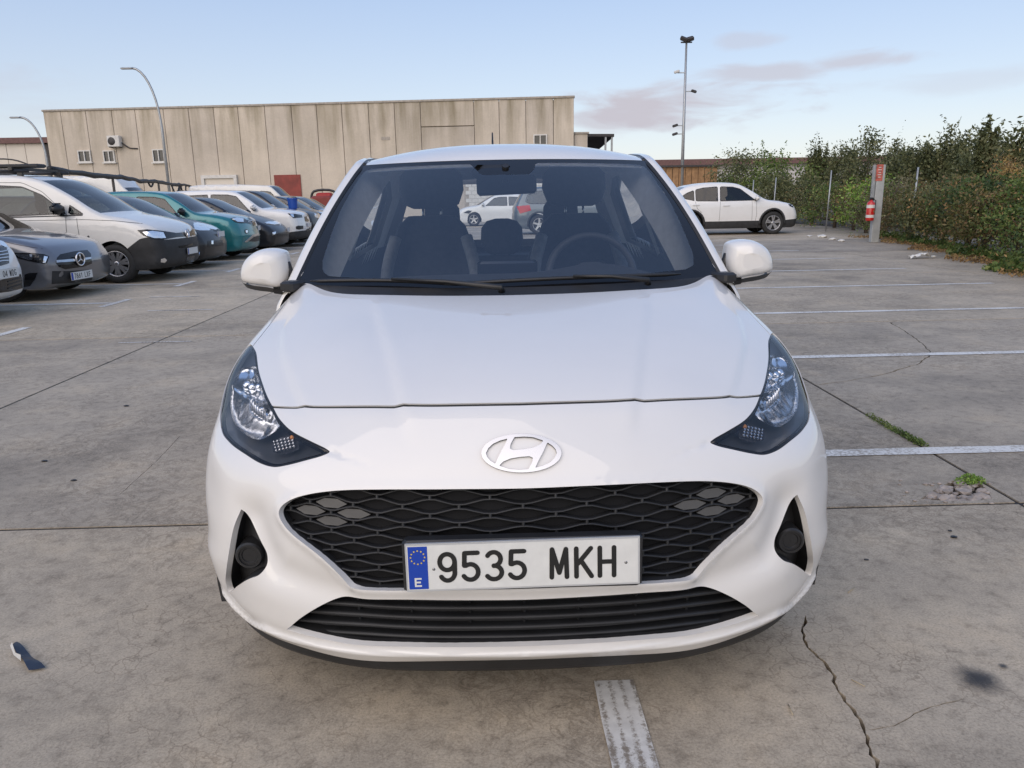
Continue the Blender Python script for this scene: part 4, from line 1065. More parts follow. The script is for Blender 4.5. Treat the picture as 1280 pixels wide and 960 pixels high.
# ================================================================ GROUND: concrete slabs with open joints
def concrete(name, base, slabvar=True):
    m, nt, b = new_mat(name)
    g = N_(nt,'ShaderNodeNewGeometry'); P = g.outputs['Position']
    mp = N_(nt,'ShaderNodeMapping',{'Vector':P,'Scale':(.55,1.0,1.0)}).outputs[0]
    n1 = noise(nt, mp, .55, 6, .6, .6); n2 = noise(nt, P, 2.3, 8, .62, .3); n3 = noise(nt, P, 16, 6, .7); n4 = noise(nt, P, 140, 4, .75)
    c = ramp(nt, n1, [(.32,tuple(x*.58 for x in base)),(.50,base),(.70,tuple(x*1.25 for x in base))])
    c = mixc(nt, N_(nt,'ShaderNodeMath',{0:n2,1:.9},operation='MULTIPLY').outputs[0], c, ramp(nt,n2,[(.35,(base[0]*.55,base[1]*.57,base[2]*.62)),(.55,base),(.75,(base[0]*1.25,base[1]*1.18,base[2]*1.08))]))
    fine = ramp(nt, n3, [(.30,(.60,.59,.58)),(.48,(1,1,1)),(.75,(1.18,1.17,1.15))]); c = mixc(nt,.8,c,fine,'MULTIPLY')
    gr = ramp(nt, n4, [(.28,(.52,.51,.50)),(.5,(1,1,1)),(.72,(1.30,1.29,1.26))]); c = mixc(nt,.75,c,gr,'MULTIPLY')
    # pitted dark wear: ridged noise in patches
    vo = noise(nt, P, 7.5, 10, .72, 1.4); pit = ramp(nt, vo, [(.455,(1,1,1)),(.492,(.62,.60,.58)),(.508,(.62,.60,.58)),(.545,(1,1,1))])
    pm = ramp(nt, noise(nt,P,.8,4,.5,.2), [(.42,(0,0,0)),(.62,(1,1,1))]); c = mixc(nt, pm, c, mixc(nt,.75,c,pit,'MULTIPLY'))
    # hairline crazing of the old surface, in patches
    wv = N_(nt,'ShaderNodeVectorMath',{0:P,1:N_(nt,'ShaderNodeVectorMath',{0:N_(nt,'ShaderNodeTexNoise',{'Vector':P,'Scale':9.0,'Detail':5}).outputs['Color'],'Scale':.16},operation='SCALE').outputs[0]},operation='ADD').outputs[0]
    vc = N_(nt,'ShaderNodeTexVoronoi',{'Vector':wv,'Scale':13.0},feature='DISTANCE_TO_EDGE').outputs['Distance']
    cz = ramp(nt, vc, [(.004,(.42,.39,.37)),(.030,(1,1,1))]); cm = ramp(nt, noise(nt,P,1.6,5,.65,.4), [(.44,(0,0,0)),(.60,(1,1,1))])
    c = mixc(nt, N_(nt,'ShaderNodeMath',{0:cm,1:.55},operation='MULTIPLY').outputs[0], c, cz, 'MULTIPLY')
    # a few oil drips
    w = N_(nt,'ShaderNodeTexVoronoi',{'Vector':P,'Scale':.55}); oil = ramp(nt, w.outputs['Distance'], [(.0,(.35,.35,.36)),(.10,(.75,.75,.75)),(.17,(1,1,1))])
    c = mixc(nt, N_(nt,'ShaderNodeMath',{0:noise(nt,P,9,6,.7),1:.75},operation='MULTIPLY').outputs[0], c, oil, 'MULTIPLY')
    if slabvar:
        oi = N_(nt,'ShaderNodeObjectInfo'); c = mixc(nt, 1.0, c, ramp(nt, oi.outputs['Random'], [(0,(.80,.81,.84)),(1,(1.12,1.10,1.06))]), 'MULTIPLY')
    nt.links.new(c, b.inputs['Base Color']); b.inputs['Roughness'].default_value = .82; b.inputs['Specular IOR Level'].default_value = .3
    h = N_(nt,'ShaderNodeMath',{0:n4,1:n3},operation='ADD').outputs[0]; bump(nt, b, h, .30, .004)
    return m
M['concrete'] = concrete('concrete', (.465,.395,.30))
M['earth'] = plain('earth', (.075,.062,.05), .95, var=.35, scale=1.2)
ground = mesh_obj('ground', [(-900,-300,-.03),(900,-300,-.03),(900,1500,-.03),(-900,1500,-.03)], [(0,1,2,3)], M['earth']); ground['kind'] = 'structure'
gnd = lambda px,py: on_ground(px,py)[:2]
def jagged(P, amp, step=.03, seed=1):
    r = np.random.default_rng(seed); Q = resample(np.array(P),step); n = len(Q)
    w = np.cumsum(r.normal(0,1,(n,2)),0); w -= np.linspace(0,1,n)[:,None]*w[-1]; w = w/max(np.abs(w).max(),1e-6)*amp + r.normal(0,amp*.18,(n,2))
    return Q + w
def ribbon_poly(P, w, seed=2):
    r = np.random.default_rng(seed); t = np.gradient(P,axis=0); t /= np.maximum(np.linalg.norm(t,axis=1,keepdims=True),1e-9); n = np.stack([-t[:,1],t[:,0]],-1)
    ww = w*(.5+.9*r.random(len(P))); ww[0]*=.2; ww[-1]*=.2; return np.concatenate([P+n*ww[:,None]*.5, (P-n*ww[:,None]*.5)[::-1]])
ck = [([(1003,768),(1003,790),(1010,810),(1030,830),(1048,860),(1062,885),(1075,905),(1083,930),(1100,958),(1112,985)],.010,.0085,3),
      ([(1082,913),(1120,907),(1150,892),(1185,878),(1205,874)],.006,.003,4),
      ([(1021,481),(1060,476),(1105,468),(1150,455),(1166,443),(1155,432),(1125,410),(1110,402)],.02,.012,5),
      ([(149,619),(175,595),(199,572),(225,545)],.004,.003,6)]
cracks = [ribbon_poly(jagged([gnd(*q) for q in L],a,.02 if L[0][1]>600 else .06,sd),w,sd) for L,a,w,sd in ck]
# crumbled corner where the long joint meets the cross joint
crumb = np.array([gnd(*q) for q in [(1150,624),(1168,612),(1188,602),(1210,594),(1222,601),(1234,612),(1240,623),(1215,626),(1185,626)]])
XJ = [-30.2,-24.8,-19.4,-14.0,-8.6,-3.25,2.18,7.6,13.0]; YJ = [-6.8,-1.9,2.96,7.62,12.3,17.0,21.7,26.4,31.1,35.8,40.5,45.2,49.9,54.6]
fence_x = lambda y: np.interp(y,[-8,8,10.8,20,26,34,60],[6.6,7.1,7.7,10.2,10.9,12.0,14.0])
for i in range(len(XJ)-1):
    for j in range(len(YJ)-1):
        x0,x1,y0,y1 = XJ[i]+.010,XJ[i+1]-.010,YJ[j]+.011,YJ[j+1]-.011
        if x0 > fence_x((y0+y1)/2)+1.5: continue
        R = np.array([(x0,y0),(x1,y0),(x1,y1),(x0,y1)])
        loc = [c for c in cracks+[crumb] if c[:,0].max()>x0 and c[:,0].min()<x1 and c[:,1].max()>y0 and c[:,1].min()<y1]
        if loc:
            pl = Planar(); pl.line(np.concatenate([resample(R[[k,(k+1)%4]],.5)[:-1] for k in range(4)]),True)
            for c in loc: pl.line(c,True)
            v,f = pl.run(); cc = np.array([v[list(t)].mean(0) for t in f]); ok = pip(R,cc)
            for c in loc: ok &= ~pip(c,cc)
            V = np.concatenate([v,np.zeros((len(v),1))],1); F = [t for t,o in zip(f,ok) if o]; Nn = np.tile([0,0,1.],(len(v),1))
            sv,sf = skirt(V,Nn,F,.03); k = len(V)
            mesh_obj('concrete_slab', np.concatenate([V,np.array(sv)]), list(F)+[tuple(q+k for q in t) for t in sf], M['concrete'], ground, False)
        else:
            MB().box(((x0+x1)/2,(y0+y1)/2,-.014),((x1-x0)/2,(y1-y0)/2,.014)).build('concrete_slab', M['concrete'], ground)
M['tar'] = plain('joint_tar',(.022,.020,.018),.8,var=.3,scale=12)
for x in XJ: MB().box((x,24,-.018),(.0105,31,.012)).build('joint_filler',M['tar'],ground)
for y in YJ: MB().box((-9,y,-.017),(21.4,.0115,.012)).build('joint_filler',M['tar'],ground)
# painted bay lines: worn thermoplastic, concrete showing through
m, nt, b = new_mat('worn_road_paint'); P = N_(nt,'ShaderNodeNewGeometry').outputs['Position']
wn_ = noise(nt,P,55,6,.7); wb = noise(nt,P,2.0,5,.6)
ws_ = N_(nt,'ShaderNodeMath',{0:wn_,1:N_(nt,'ShaderNodeMath',{0:wb,1:.55},operation='MULTIPLY').outputs[0]},operation='ADD').outputs[0]
nt.links.new(mixc(nt, ramp(nt,ws_,[(.74,(0,0,0)),(.92,(1,1,1))]), ramp(nt,noise(nt,P,5,4),[(.3,(.62,.605,.56)),(.7,(.76,.745,.70))]), (.34,.30,.25)), b.inputs['Base Color'])
b.inputs['Roughness'].default_value = .75; M['line'] = m
m, nt, b = new_mat('worn_scraped_paint'); P = N_(nt,'ShaderNodeNewGeometry').outputs['Position']
sx = N_(nt,'ShaderNodeSeparateXYZ',{0:P}).outputs[0]
st_ = N_(nt,'ShaderNodeMath',{0:N_(nt,'ShaderNodeMath',{0:sx,1:2*math.pi/.031},operation='MULTIPLY').outputs[0]},operation='SINE').outputs[0]
w2 = N_(nt,'ShaderNodeMath',{0:st_,1:.09,2:noise(nt,P,95,8,.85)},operation='MULTIPLY_ADD').outputs[0]
w2 = N_(nt,'ShaderNodeMath',{0:noise(nt,P,6,5,.7,.5),1:.75,2:w2},operation='MULTIPLY_ADD').outputs[0]
nt.links.new(mixc(nt, ramp(nt,w2,[(.86,(0,0,0)),(1.0,(1,1,1))]), ramp(nt,noise(nt,P,30,4),[(.3,(.56,.54,.50)),(.7,(.72,.70,.65))]), (.24,.205,.165)), b.inputs['Base Color'])
b.inputs['Roughness'].default_value = .8; M['line_scraped'] = m
def stripe(x0,x1,y0,y1,mat=None,seed=0):
    """thin painted strip with slightly ragged edges"""
    r = np.random.default_rng(int(abs(x0*31+y0*77)*10)+seed); L = max(x1-x0,y1-y0); n = max(4,min(40,int(L/.12))); along_x = (x1-x0)>(y1-y0); V=[]
    for t in np.linspace(0,1,n):
        e = r.normal(0,.0022,2)
        if along_x: V += [(x0+(x1-x0)*t,y0+e[0],.004),(x0+(x1-x0)*t,y1+e[1],.004)]
        else: V += [(x0+e[0],y0+(y1-y0)*t,.004),(x1+e[1],y0+(y1-y0)*t,.004)]
    mesh_obj('painted_line', V, [(2*i,2*i+2,2*i+3,2*i+1) for i in range(n-1)], mat or M['line'], ground, False)
for k in range(11):
    y = 3.64+2.335*k; stripe(.36,min(7.0,fence_x(y)-.5),y-.05,y+.05)
    if k>0: stripe(.25,.35,y-.38,y+.38)
stripe(.245,.355,1.20,1.83,M['line_scraped'])
for k in range(9):
    y = 8.02+2.42*k; stripe(-10.2,-5.16,y-.05,y+.05); stripe(-5.15,-5.05,y-.40,y+.40)
for (a,bq,c_,d_) in ((-4.3,-3.5,9.55,9.60),(-4.9,-4.2,11.0,11.06),(-3.2,-2.2,12.1,12.16),(-4.4,-3.7,13.9,13.97),(-3.6,-2.9,7.3,7.33)): stripe(a,bq,c_,d_,M['line_scraped'])
# rubble in the crumbled corner
RUB = plain('rubble', (.34,.29,.25), .9, var=.35, scale=20)
def pebble(name, c, s, parent, mat, r):
    bm = bmesh.new(); bmesh.ops.create_icosphere(bm, subdivisions=1, radius=1)
    V = [(v.co.x*s[0]*(1+r.normal(0,.18))+c[0], v.co.y*s[1]*(1+r.normal(0,.18))+c[1], v.co.z*s[2]*(1+r.normal(0,.15))+c[2]) for v in bm.verts]; F = [[v.index for v in f.verts] for f in bm.faces]; bm.free()
    return mesh_obj(name, V, F, mat, parent, False)
r = np.random.default_rng(5)
lo_, hi_ = crumb.min(0), crumb.max(0); cnt = 0
while cnt < 60:
    q = lo_+(hi_-lo_)*r.random(2)
    if not pip(crumb,q[None])[0]: continue
    s = .009+.016*r.random(); pebble('rubble_piece',(q[0],q[1],-.018+s*.35),(s*1.5,s*1.2,s*.7),ground,RUB,r); cnt += 1
for k in range(34):
    q = gnd(1120+r.random()*120,600+r.random()*30); s = .003+.006*r.random(); pebble('rubble_piece',(q[0],q[1],s*.4),(s*1.3,s,s*.6),ground,RUB,r)
for (px,py,s) in ((1192,672,.010),(1188,664,.007),(1083,700,.006),(56,577,.012),(92,601,.010),(158,508,.012)): q = gnd(px,py); pebble('pebble',(q[0],q[1],s*.3),(s*1.4,s,s*.6),ground,M['trim'],r)
# oil stain: thin dark film with a ragged edge
m, nt, b = new_mat('oil_stain'); P = N_(nt,'ShaderNodeTexCoord').outputs['Object']
ln = N_(nt,'ShaderNodeVectorMath',{0:P},operation='LENGTH').outputs['Value']
fa = N_(nt,'ShaderNodeMath',{0:noise(nt,P,22,9,.8),1:.085,2:ln},operation='MULTIPLY_ADD').outputs[0]
nt.links.new(ramp(nt,fa,[(.06,(.035,.033,.032)),(.11,(.12,.11,.10))]), b.inputs['Base Color']); b.inputs['Roughness'].default_value = .6
nt.links.new(ramp(nt,fa,[(.03,(.9,.9,.9)),(.07,(.7,.7,.7)),(.085,(.35,.35,.35)),(.115,(0,0,0))]), b.inputs['Alpha'])
q = gnd(1224,851); q2 = gnd(1254,834)
for (c,s) in ((q,1.0),(q2,.22)):
    V = [(.16*math.cos(t),.13*math.sin(t),0) for t in np.linspace(0,2*math.pi,32,endpoint=False)]; o = mesh_obj('oil_stain',V,[tuple(range(32))],m,ground,False,loc=(c[0],c[1],.004)); o.scale = (s,s,1)
# torn dark tape with a folded pale edge
TAPE = plain('dark_tape', (.020,.028,.048), .45, var=.2, scale=25); TAPE_E = plain('tape_edge', (.62,.62,.60), .6)
tape = thing('tape_strip','torn strip of dark blue tape with a pale folded edge lying on concrete','litter')
tz = lambda L: [gnd(x/12,780+y/12) for x,y in L]
A = np.array(tz([(260,290),(690,690)])); B = np.array(tz([(200,400),(440,730)])); n = 9; V = []
for t in np.linspace(0,1,n):
    for (a,s) in ((A,0),(.5*A+.5*B,1),(B,2)):
        p_ = a[0]*(1-t)+a[1]*t; V.append((p_[0],p_[1],.006+.006*math.sin(t*9+s)+.004*s))
mesh_obj('tape', V, [(i*3+j,i*3+j+1,i*3+4+j,i*3+3+j) for i in range(n-1) for j in range(2)], TAPE, tape)
E0 = np.array(tz([(160,360),(210,500),(320,590)])); E1 = np.array(tz([(200,380),(250,540),(330,570)]))
V = [(p_[0],p_[1],.008) for p_ in E0]+[(p_[0],p_[1],.024) for p_ in E1]; mesh_obj('folded_edge',V,[(0,1,4,3),(1,2,5,4)],TAPE_E,tape)
# straw bits
STRAW = plain('straw',(.42,.34,.22),.9)
for (a,bq) in (((1064,851),(1081,860)),((985,882),(991,896)),((1060,742),(1068,736))):
    p0,p1 = gnd(*a),gnd(*bq); MB().tube([(p0[0],p0[1],.004),(p1[0],p1[1],.005)],.0015,5).build('straw',STRAW,ground,True)
# ---------------------------------------------------------------- leaves
def leaf_mat(name, cols, rough=.6, trans=.25):
    m, nt, b = new_mat(name); g = N_(nt,'ShaderNodeNewGeometry'); rnd = g.outputs['Random Per Island']
    P = g.outputs['Position']; n = noise(nt,P,1.7,5,.65)
    f = N_(nt,'ShaderNodeMath',{0:rnd,1:.55,2:N_(nt,'ShaderNodeMath',{0:n,1:1.5,2:-.52},operation='MULTIPLY_ADD').outputs[0]},operation='MULTIPLY_ADD').outputs[0]
    k = len(cols); nt.links.new(ramp(nt,f,[(.12+.76*i/(k-1),c) for i,c in enumerate(cols)]), b.inputs['Base Color'])
    b.inputs['Roughness'].default_value = rough; b.inputs['Specular IOR Level'].default_value = .3
    b.inputs['Subsurface Weight'].default_value = 0
    tr = N_(nt,'ShaderNodeBsdfTranslucent'); nt.links.new(b.inputs['Base Color'].links[0].from_socket, tr.inputs['Color'])
    mx = N_(nt,'ShaderNodeMixShader',{0:trans,1:b.outputs[0],2:tr.outputs[0]}); nt.links.new(mx.outputs[0], nt.nodes['Material Output'].inputs['Surface'])
    return m
def leaves(C, size, rng, droop=.25, asp=.45):
    """one folded leaf (4 triangles-ish) per centre"""
    n = len(C); d = rng.normal(0,1,(n,3)); d[:,2] -= droop; d /= np.linalg.norm(d,axis=1,keepdims=True)
    a = rng.normal(0,1,(n,3)); w = np.cross(d,a); w /= np.maximum(np.linalg.norm(w,axis=1,keepdims=True),1e-6); up = np.cross(w,d)
    s = (size*(.6+.8*rng.random(n)))[:,None]
    V = np.stack([C-d*s*.5, C+w*s*asp*.5+up*s*.06, C+d*s*.5, C-w*s*asp*.5+up*s*.06],1).reshape(-1,3)
    k = np.arange(n)*4; F = np.stack([k,k+1,k+2,k+3],-1)
    return V, F
def leaf_mesh(name, V, F):
    me = bpy.data.meshes.new(name); me.vertices.add(len(V)); me.vertices.foreach_set('co', V.astype(np.float32).ravel())
    me.loops.add(F.size); me.loops.foreach_set('vertex_index', F.astype(np.int32).ravel()); me.polygons.add(len(F))
    me.polygons.foreach_set('loop_start', np.arange(0,F.size,4,dtype=np.int32)); me.polygons.foreach_set('loop_total', np.full(len(F),4,np.int32)); me.update(calc_edges=True); me.validate(); return me
M['leaf_green'] = leaf_mat('leaf_green', [(0.045,0.069,0.020),(0.087,0.138,0.032),(0.161,0.219,0.058),(0.271,0.298,0.102)])
M['leaf_olive'] = leaf_mat('leaf_olive', [(.045,.055,.024),(.095,.11,.045),(.16,.17,.075),(.26,.25,.13)])
M['leaf_bright'] = leaf_mat('leaf_bright', [(0.074,0.126,0.024),(0.148,0.252,0.041),(0.246,0.390,0.072),(0.394,0.505,0.122)])
M['leaf_dry'] = leaf_mat('leaf_dry', [(0.123,0.081,0.037),(0.271,0.161,0.072),(0.444,0.275,0.122),(0.246,0.230,0.072)])
M['leaf_gold'] = leaf_mat('leaf_gold', [(.22,.13,.03),(.36,.23,.07),(.45,.32,.12)],trans=.15)
M['leaf_dark'] = leaf_mat('leaf_dark', [(0.025,0.042,0.018),(0.049,0.082,0.029),(0.087,0.138,0.041),(0.148,0.196,0.061)])
M['leaf_mixed'] = leaf_mat('leaf_mixed', [(.04,.05,.016),(.10,.11,.03),(.18,.15,.06),(.24,.15,.08)])
M['leaf_pale'] = leaf_mat('leaf_pale', [(.05,.055,.025),(.11,.10,.05),(.20,.18,.10),(.36,.33,.22)])
M['bark'] = plain('bark',(.10,.075,.055),.9,var=.3,scale=20,bmp=.5)
# weeds growing in the joint
rw = np.random.default_rng(11)
def weed(name,label,cells,size,h,dens):
    C = []; st = MB()
    for (px,py,k) in cells:
        q = gnd(px,py)
        for _ in range(int(k*dens)):
            a = rw.random()*6.28; rr = rw.random()**.5*h*1.1; z = rw.random()*h*(1-rr/(h*1.6)); C.append((q[0]+rr*math.cos(a),q[1]+rr*math.sin(a)*1.0,.004+z))
        st.tube([(q[0],q[1],-.02),(q[0]+rw.normal(0,.008),q[1],h*.7)],.0018,5)
    V,F = leaves(np.array(C),size,rw); root = thing(name,label,'weed')
    link('leaves',leaf_mesh('leaves',V,F),M['leaf_bright'] if len(cells)<4 else M['leaf_green'],root); s_ = st.build('stems',M['leaf_olive'],root); s_['kind']='stuff'
weed('weed_tuft','bright green weed tuft sprouting from the crumbled slab corner',[(1212,601,1.0),(1219,603,.8),(1206,604,.6)],.014,.038,150)
cells = []
for t in np.linspace(0,1,26):
    x,y = 1085+(1152-1085)*t, 520+(557-520)*t; cells.append((x+rw.normal(0,1),y,.25+.75*t))
weed('weed_strip','low weeds growing in a row along the long slab joint',cells,.012,.028,70)
# ================================================================ BUILDINGS
def wall_concrete(name, base, streak=1.0):
    m, nt, b = new_mat(name); g = N_(nt,'ShaderNodeNewGeometry'); P = g.outputs['Position']
    sv = N_(nt,'ShaderNodeMapping',{'Vector':P,'Scale':(1.0,1.0,.10)}).outputs[0]
    n1 = noise(nt,sv,1.1,7,.62,.2); n2 = noise(nt,P,.35,5,.6); n3 = noise(nt,P,9,5,.7); z = N_(nt,'ShaderNodeSeparateXYZ',{0:P}).outputs[2]
    c = ramp(nt,n2,[(.3,tuple(x*.86 for x in base)),(.7,tuple(x*1.10 for x in base))])
    # grime that washed down from the coping, strongest near the top edge
    tz_ = N_(nt,'ShaderNodeMapRange',{'Value':z,'From Min':3.2,'From Max':8.6}).outputs[0]
    st = N_(nt,'ShaderNodeMath',{0:tz_,1:ramp(nt,n1,[(.40,(0,0,0)),(.72,(1,1,1))])},operation='MULTIPLY').outputs[0]
    c = mixc(nt, N_(nt,'ShaderNodeMath',{0:st,1:1.0*streak},operation='MULTIPLY').outputs[0], c, (.20,.165,.095))
    c = mixc(nt,.5,c,ramp(nt,n3,[(.3,(.85,.85,.85)),(.7,(1.1,1.1,1.1))]),'MULTIPLY')
    oi = N_(nt,'ShaderNodeObjectInfo'); c = mixc(nt,1,c,ramp(nt,oi.outputs['Random'],[(0,(.93,.93,.94)),(1,(1.06,1.05,1.03))]),'MULTIPLY')
    nt.links.new(c,b.inputs['Base Color']); b.inputs['Roughness'].default_value=.88; bump(nt,b,n3,.2,.02); return m
M['panel'] = wall_concrete('wall_concrete',(.575,.505,.415)); M['coping'] = plain('coping',(.36,.32,.27),.8,var=.2)
M['win_dark'] = plain('window_dark',(.035,.038,.042),.15,var=.3,scale=2); M['win_frame'] = plain('window_frame',(.62,.60,.56),.5)
M['galv'] = plain('galvanised',(.38,.39,.39),.45,.6,var=.15,scale=10); M['rust_red'] = plain('red_metal',(.22,.035,.025),.55,var=.25,scale=2)
M['cream'] = plain('cream_sheet',(.68,.62,.53),.6,var=.06,scale=1); M['white_wall'] = plain('white_block',(.62,.60,.56),.8,var=.08,scale=4)
M['dark_metal'] = plain('dark_metal',(.045,.04,.038),.6,var=.25); M['brick'] = plain('tan_boarding',(.30,.17,.08),.8,var=.3,scale=5)
M['roof_red'] = plain('roof_edge_red',(.16,.085,.075),.7,var=.2); M['pale_wall'] = plain('pale_wall',(.55,.52,.49),.85,var=.06)
# big precast hall: its front plane from far left to the right corner
WL, WR = at_dist(61,190,62.2)[:2], at_dist(717.5,180,58.6)[:2]
wdir = (WR-WL)/np.linalg.norm(WR-WL); wang = math.atan2(wdir[1],wdir[0]); WLEN = float(np.linalg.norm(WR-WL)); HALL_H = float(.5*at_dist(61,139,62.2)[2]+.5*at_dist(717,122.5,58.6)[2])
hall = thing('concrete_hall','long beige precast concrete industrial hall with stained panels','building',(WL[0],WL[1],0),wang)
def wall_s(px):
    r = ray(px,200); A = np.array([[r[0],-wdir[0]],[r[1],-wdir[1]]]); t,s = np.linalg.solve(A, WL); return s
def wall_z(px,py):
    s = wall_s(px); r = ray(px,py); p = WL+wdir*s; return CAM_H+r[2]*(p[1]/r[1])
seams = [62,84,115,147,176,211,242,273,303,336,369,400,431,464,496,528,594,625,658,692,717]
ss = [wall_s(x) for x in seams]; ss[0] = 0; ss[-1] = WLEN
for k,(a,b_) in enumerate(zip(ss[:-1],ss[1:])):
    zz = [(0,HALL_H)] if k!=15 else [(0,wall_z(560,158)-.03),(wall_z(560,158)+.03,HALL_H)]
    for (z0,z1) in zz: MB().box(((a+b_)/2,.12,(z0+z1)/2),((b_-a)/2-.018,.12,(z1-z0)/2),bev=.02).build('wall_panel',M['panel'],hall)
MB().box((WLEN/2,.9,HALL_H/2-.05),(WLEN/2-.1,.7,HALL_H/2-.06)).build('wall_core',M['coping'],hall)
MB().box((WLEN/2,12,HALL_H/2-.3),(WLEN/2-.15,10.4,HALL_H/2-.3)).build('rear_volume',M['panel'],hall)
MB().box((WLEN/2,.14,HALL_H+.06),(WLEN/2+.05,.22,.075),bev=.02).build('coping',M['coping'],hall)
def hall_window(x0,x1,y0,y1):
    a,b_ = wall_s(x0),wall_s(x1); zt,zb = wall_z((x0+x1)/2,y0),wall_z((x0+x1)/2,y1); w=(b_-a)/2; h=(zt-zb)/2; cx=(a+b_)/2; cz=(zt+zb)/2
    f = MB()
    for (dx,dz,hx,hz) in ((0,h-.04,w,.04),(0,-h+.04,w,.04),(-w+.04,0,.04,h-.08),(w-.04,0,.04,h-.08),(0,0,.035,h-.08)): f.box((cx+dx,-.06,cz+dz),(hx,.06,hz))
    o = f.build('window',M['win_frame'],hall)
    for sg in (-1,1): MB().box((cx+sg*w*.5,-.02,cz),(w*.5-.05,.012,h-.1)).build('pane',M['win_dark'],o)
    MB().box((cx,-.10,cz-h-.04),(w+.1,.10,.04)).build('sill',M['win_frame'],o)
for q in ((99,115,188,203),(130.5,144.5,188,203),(192,207,186.5,203),(667,684,168,186)): hall_window(*q)
def wall_slab(name,x0,x1,y0,y1,mat,parent,d=.05,frame=None):
    a,b_ = wall_s(x0),wall_s(x1); zt = wall_z((x0+x1)/2,y0); zb = max(wall_z((x0+x1)/2,y1),0.02)
    o = MB().box(((a+b_)/2,-d/2,(zt+zb)/2),((b_-a)/2,d/2,(zt-zb)/2)).build(name,mat,parent)
    if frame:
        for (dx,dz,hx,hz) in ((0,(zt-zb)/2+.12,(b_-a)/2+.24,.12),(-(b_-a)/2-.12,0,.12,(zt-zb)/2),((b_-a)/2+.12,0,.12,(zt-zb)/2)): MB().box(((a+b_)/2+dx,-d*1.2,(zt+zb)/2+dz),(hx,d*1.2,hz)).build('door_frame',frame,o)
    return o
wall_slab('sliding_door',254,291,223,262,M['cream'],hall,.10,M['win_frame']); wall_slab('roller_door',341,374,218.5,262,M['rust_red'],hall,.08)
wall_slab('crack_patch',478,489,171,175,M['coping'],hall,.02)
# air conditioner on its bracket
a_ = wall_s(149); zc_ = wall_z(149,177); 
ac = thing('air_conditioner','white outdoor air conditioner unit mounted on the concrete hall wall','air conditioner',tuple(np.append(WL+wdir*a_,zc_)),wang)
MB().box((0,-.30,0),(.48,.22,.40),bev=.03).build('casing',M['win_frame'],ac)
MB().lathe([(.001,-.03),(.27,-.03),(.29,0)],'y',24).build('fan_grille',M['dark_metal'],ac,True,loc=(-.12,-.525,0))
for dx in (-.35,.35): MB().box((dx,-.24,-.43),(.03,.24,.03)).build('bracket',M['dark_metal'],ac)
MB().tube([(.48,-.2,-.1),(.75,-.1,-.35),(1.0,-.05,-.5),(1.6,-.04,-.55)],.05,6).build('pipe',M['dark_metal'],ac,True)
# small annex and open canopy to the right of the hall
ax_ = at_dist(720,250,60.0)
annex = thing('hall_annex','narrow grey annex at the right corner of the concrete hall','building',(float(WR[0])+.0,60.4,0)); MB().box((.55,0,2.9),(.5,1.4,2.9),bev=.04).build('wall',M['panel'],annex); MB().box((.55,0,5.85),(.6,1.5,.06)).build('roof',M['coping'],annex)
cp = thing('canopy','dark steel canopy with a sloping roof on thin posts beside the hall','canopy',(6.35,66,0))
MB().add([(-2.6,-3,5.95),(3.35,-3,5.85),(2.6,4,4.9),(-2.6,4,4.9),(-2.6,-3,6.15),(3.35,-3,6.05),(2.6,4,5.1),(-2.6,4,5.1)],[(3,2,1,0),(4,5,6,7),(0,1,5,4),(1,2,6,5),(2,3,7,6),(3,0,4,7)]).build('roof',M['dark_metal'],cp)
for x,y in ((3.2,-2.8),(2.7,-2.8),(-2.4,-2.8),(2.5,3.8)): MB().box((x,y,2.93 if y<0 else 2.45),(.07,.07,2.93 if y<0 else 2.45)).build('post',M['galv'],cp)
# pale block wall and shed seen low through the rear window
bw = thing('block_wall','low white block wall standing in front of the hall','wall',(1.8,54.5,0))
for r_ in range(9):
    for k in range(18):
        MB().box((-3.4+k*.42+(.21 if r_%2 else 0),0,.13+r_*.26),(.2,.1,.122)).build('block',M['white_wall'],bw)
MB().box((0,.04,1.17),(3.7,.085,1.16)).build('mortar',M['coping'],bw)
# far left white shed
ws_p = at_dist(62,200,70.0)
shed = thing('white_shed','pale cream sheet-metal warehouse with a dark corner strip','building',(float(at_dist(57,200,66)[0]),66,0))
for k in range(14): MB().box((-.75-k*1.5,.1,3.15),(.735,.1,3.15),bev=.02).build('wall_sheet',M['cream'],shed)
MB().box((.75,.12,3.1),(.72,.12,3.1)).build('corner_strip',M['dark_metal'],shed); MB().box((-9.7,3,6.5),(11.3,3.3,.22)).build('roof_edge',M['roof_red'],shed); MB().box((-10,3.3,3.1),(11.2,2.9,3.05)).build('rear_volume',M['cream'],shed)
# long low works behind the trees on the right
lw = thing('low_warehouse','long low pale warehouse with a reddish roof edge behind the bushes','building',(34,92,0))
for k in range(14): MB().box((-16+k*4.0,0,1.9),(1.98,.3,1.9),bev=.02).build('wall_panel',M['pale_wall'],lw)
MB().box((9,2.6,5.0),(30,2.2,.32)).build('roof_edge',M['roof_red'],lw); MB().box((9,3.0,2.35),(29.5,1.8,2.35)).build('upper_wall',M['pale_wall'],lw)
ts = thing('board_shed','small tan boarded shed behind the parked white crossover','shed',(10.9,44,0))
for k in range(9): MB().box((-1.4+k*.36,0,1.42),(.165,.04,1.42+RNG.normal(0,.03))).build('board',M['brick'],ts)
MB().box((0,.5,1.35),(1.6,.42,1.35)).build('rear_volume',M['dark_metal'],ts); MB().box((0,.45,2.84),(1.75,.62,.05)).build('roof',M['dark_metal'],ts)
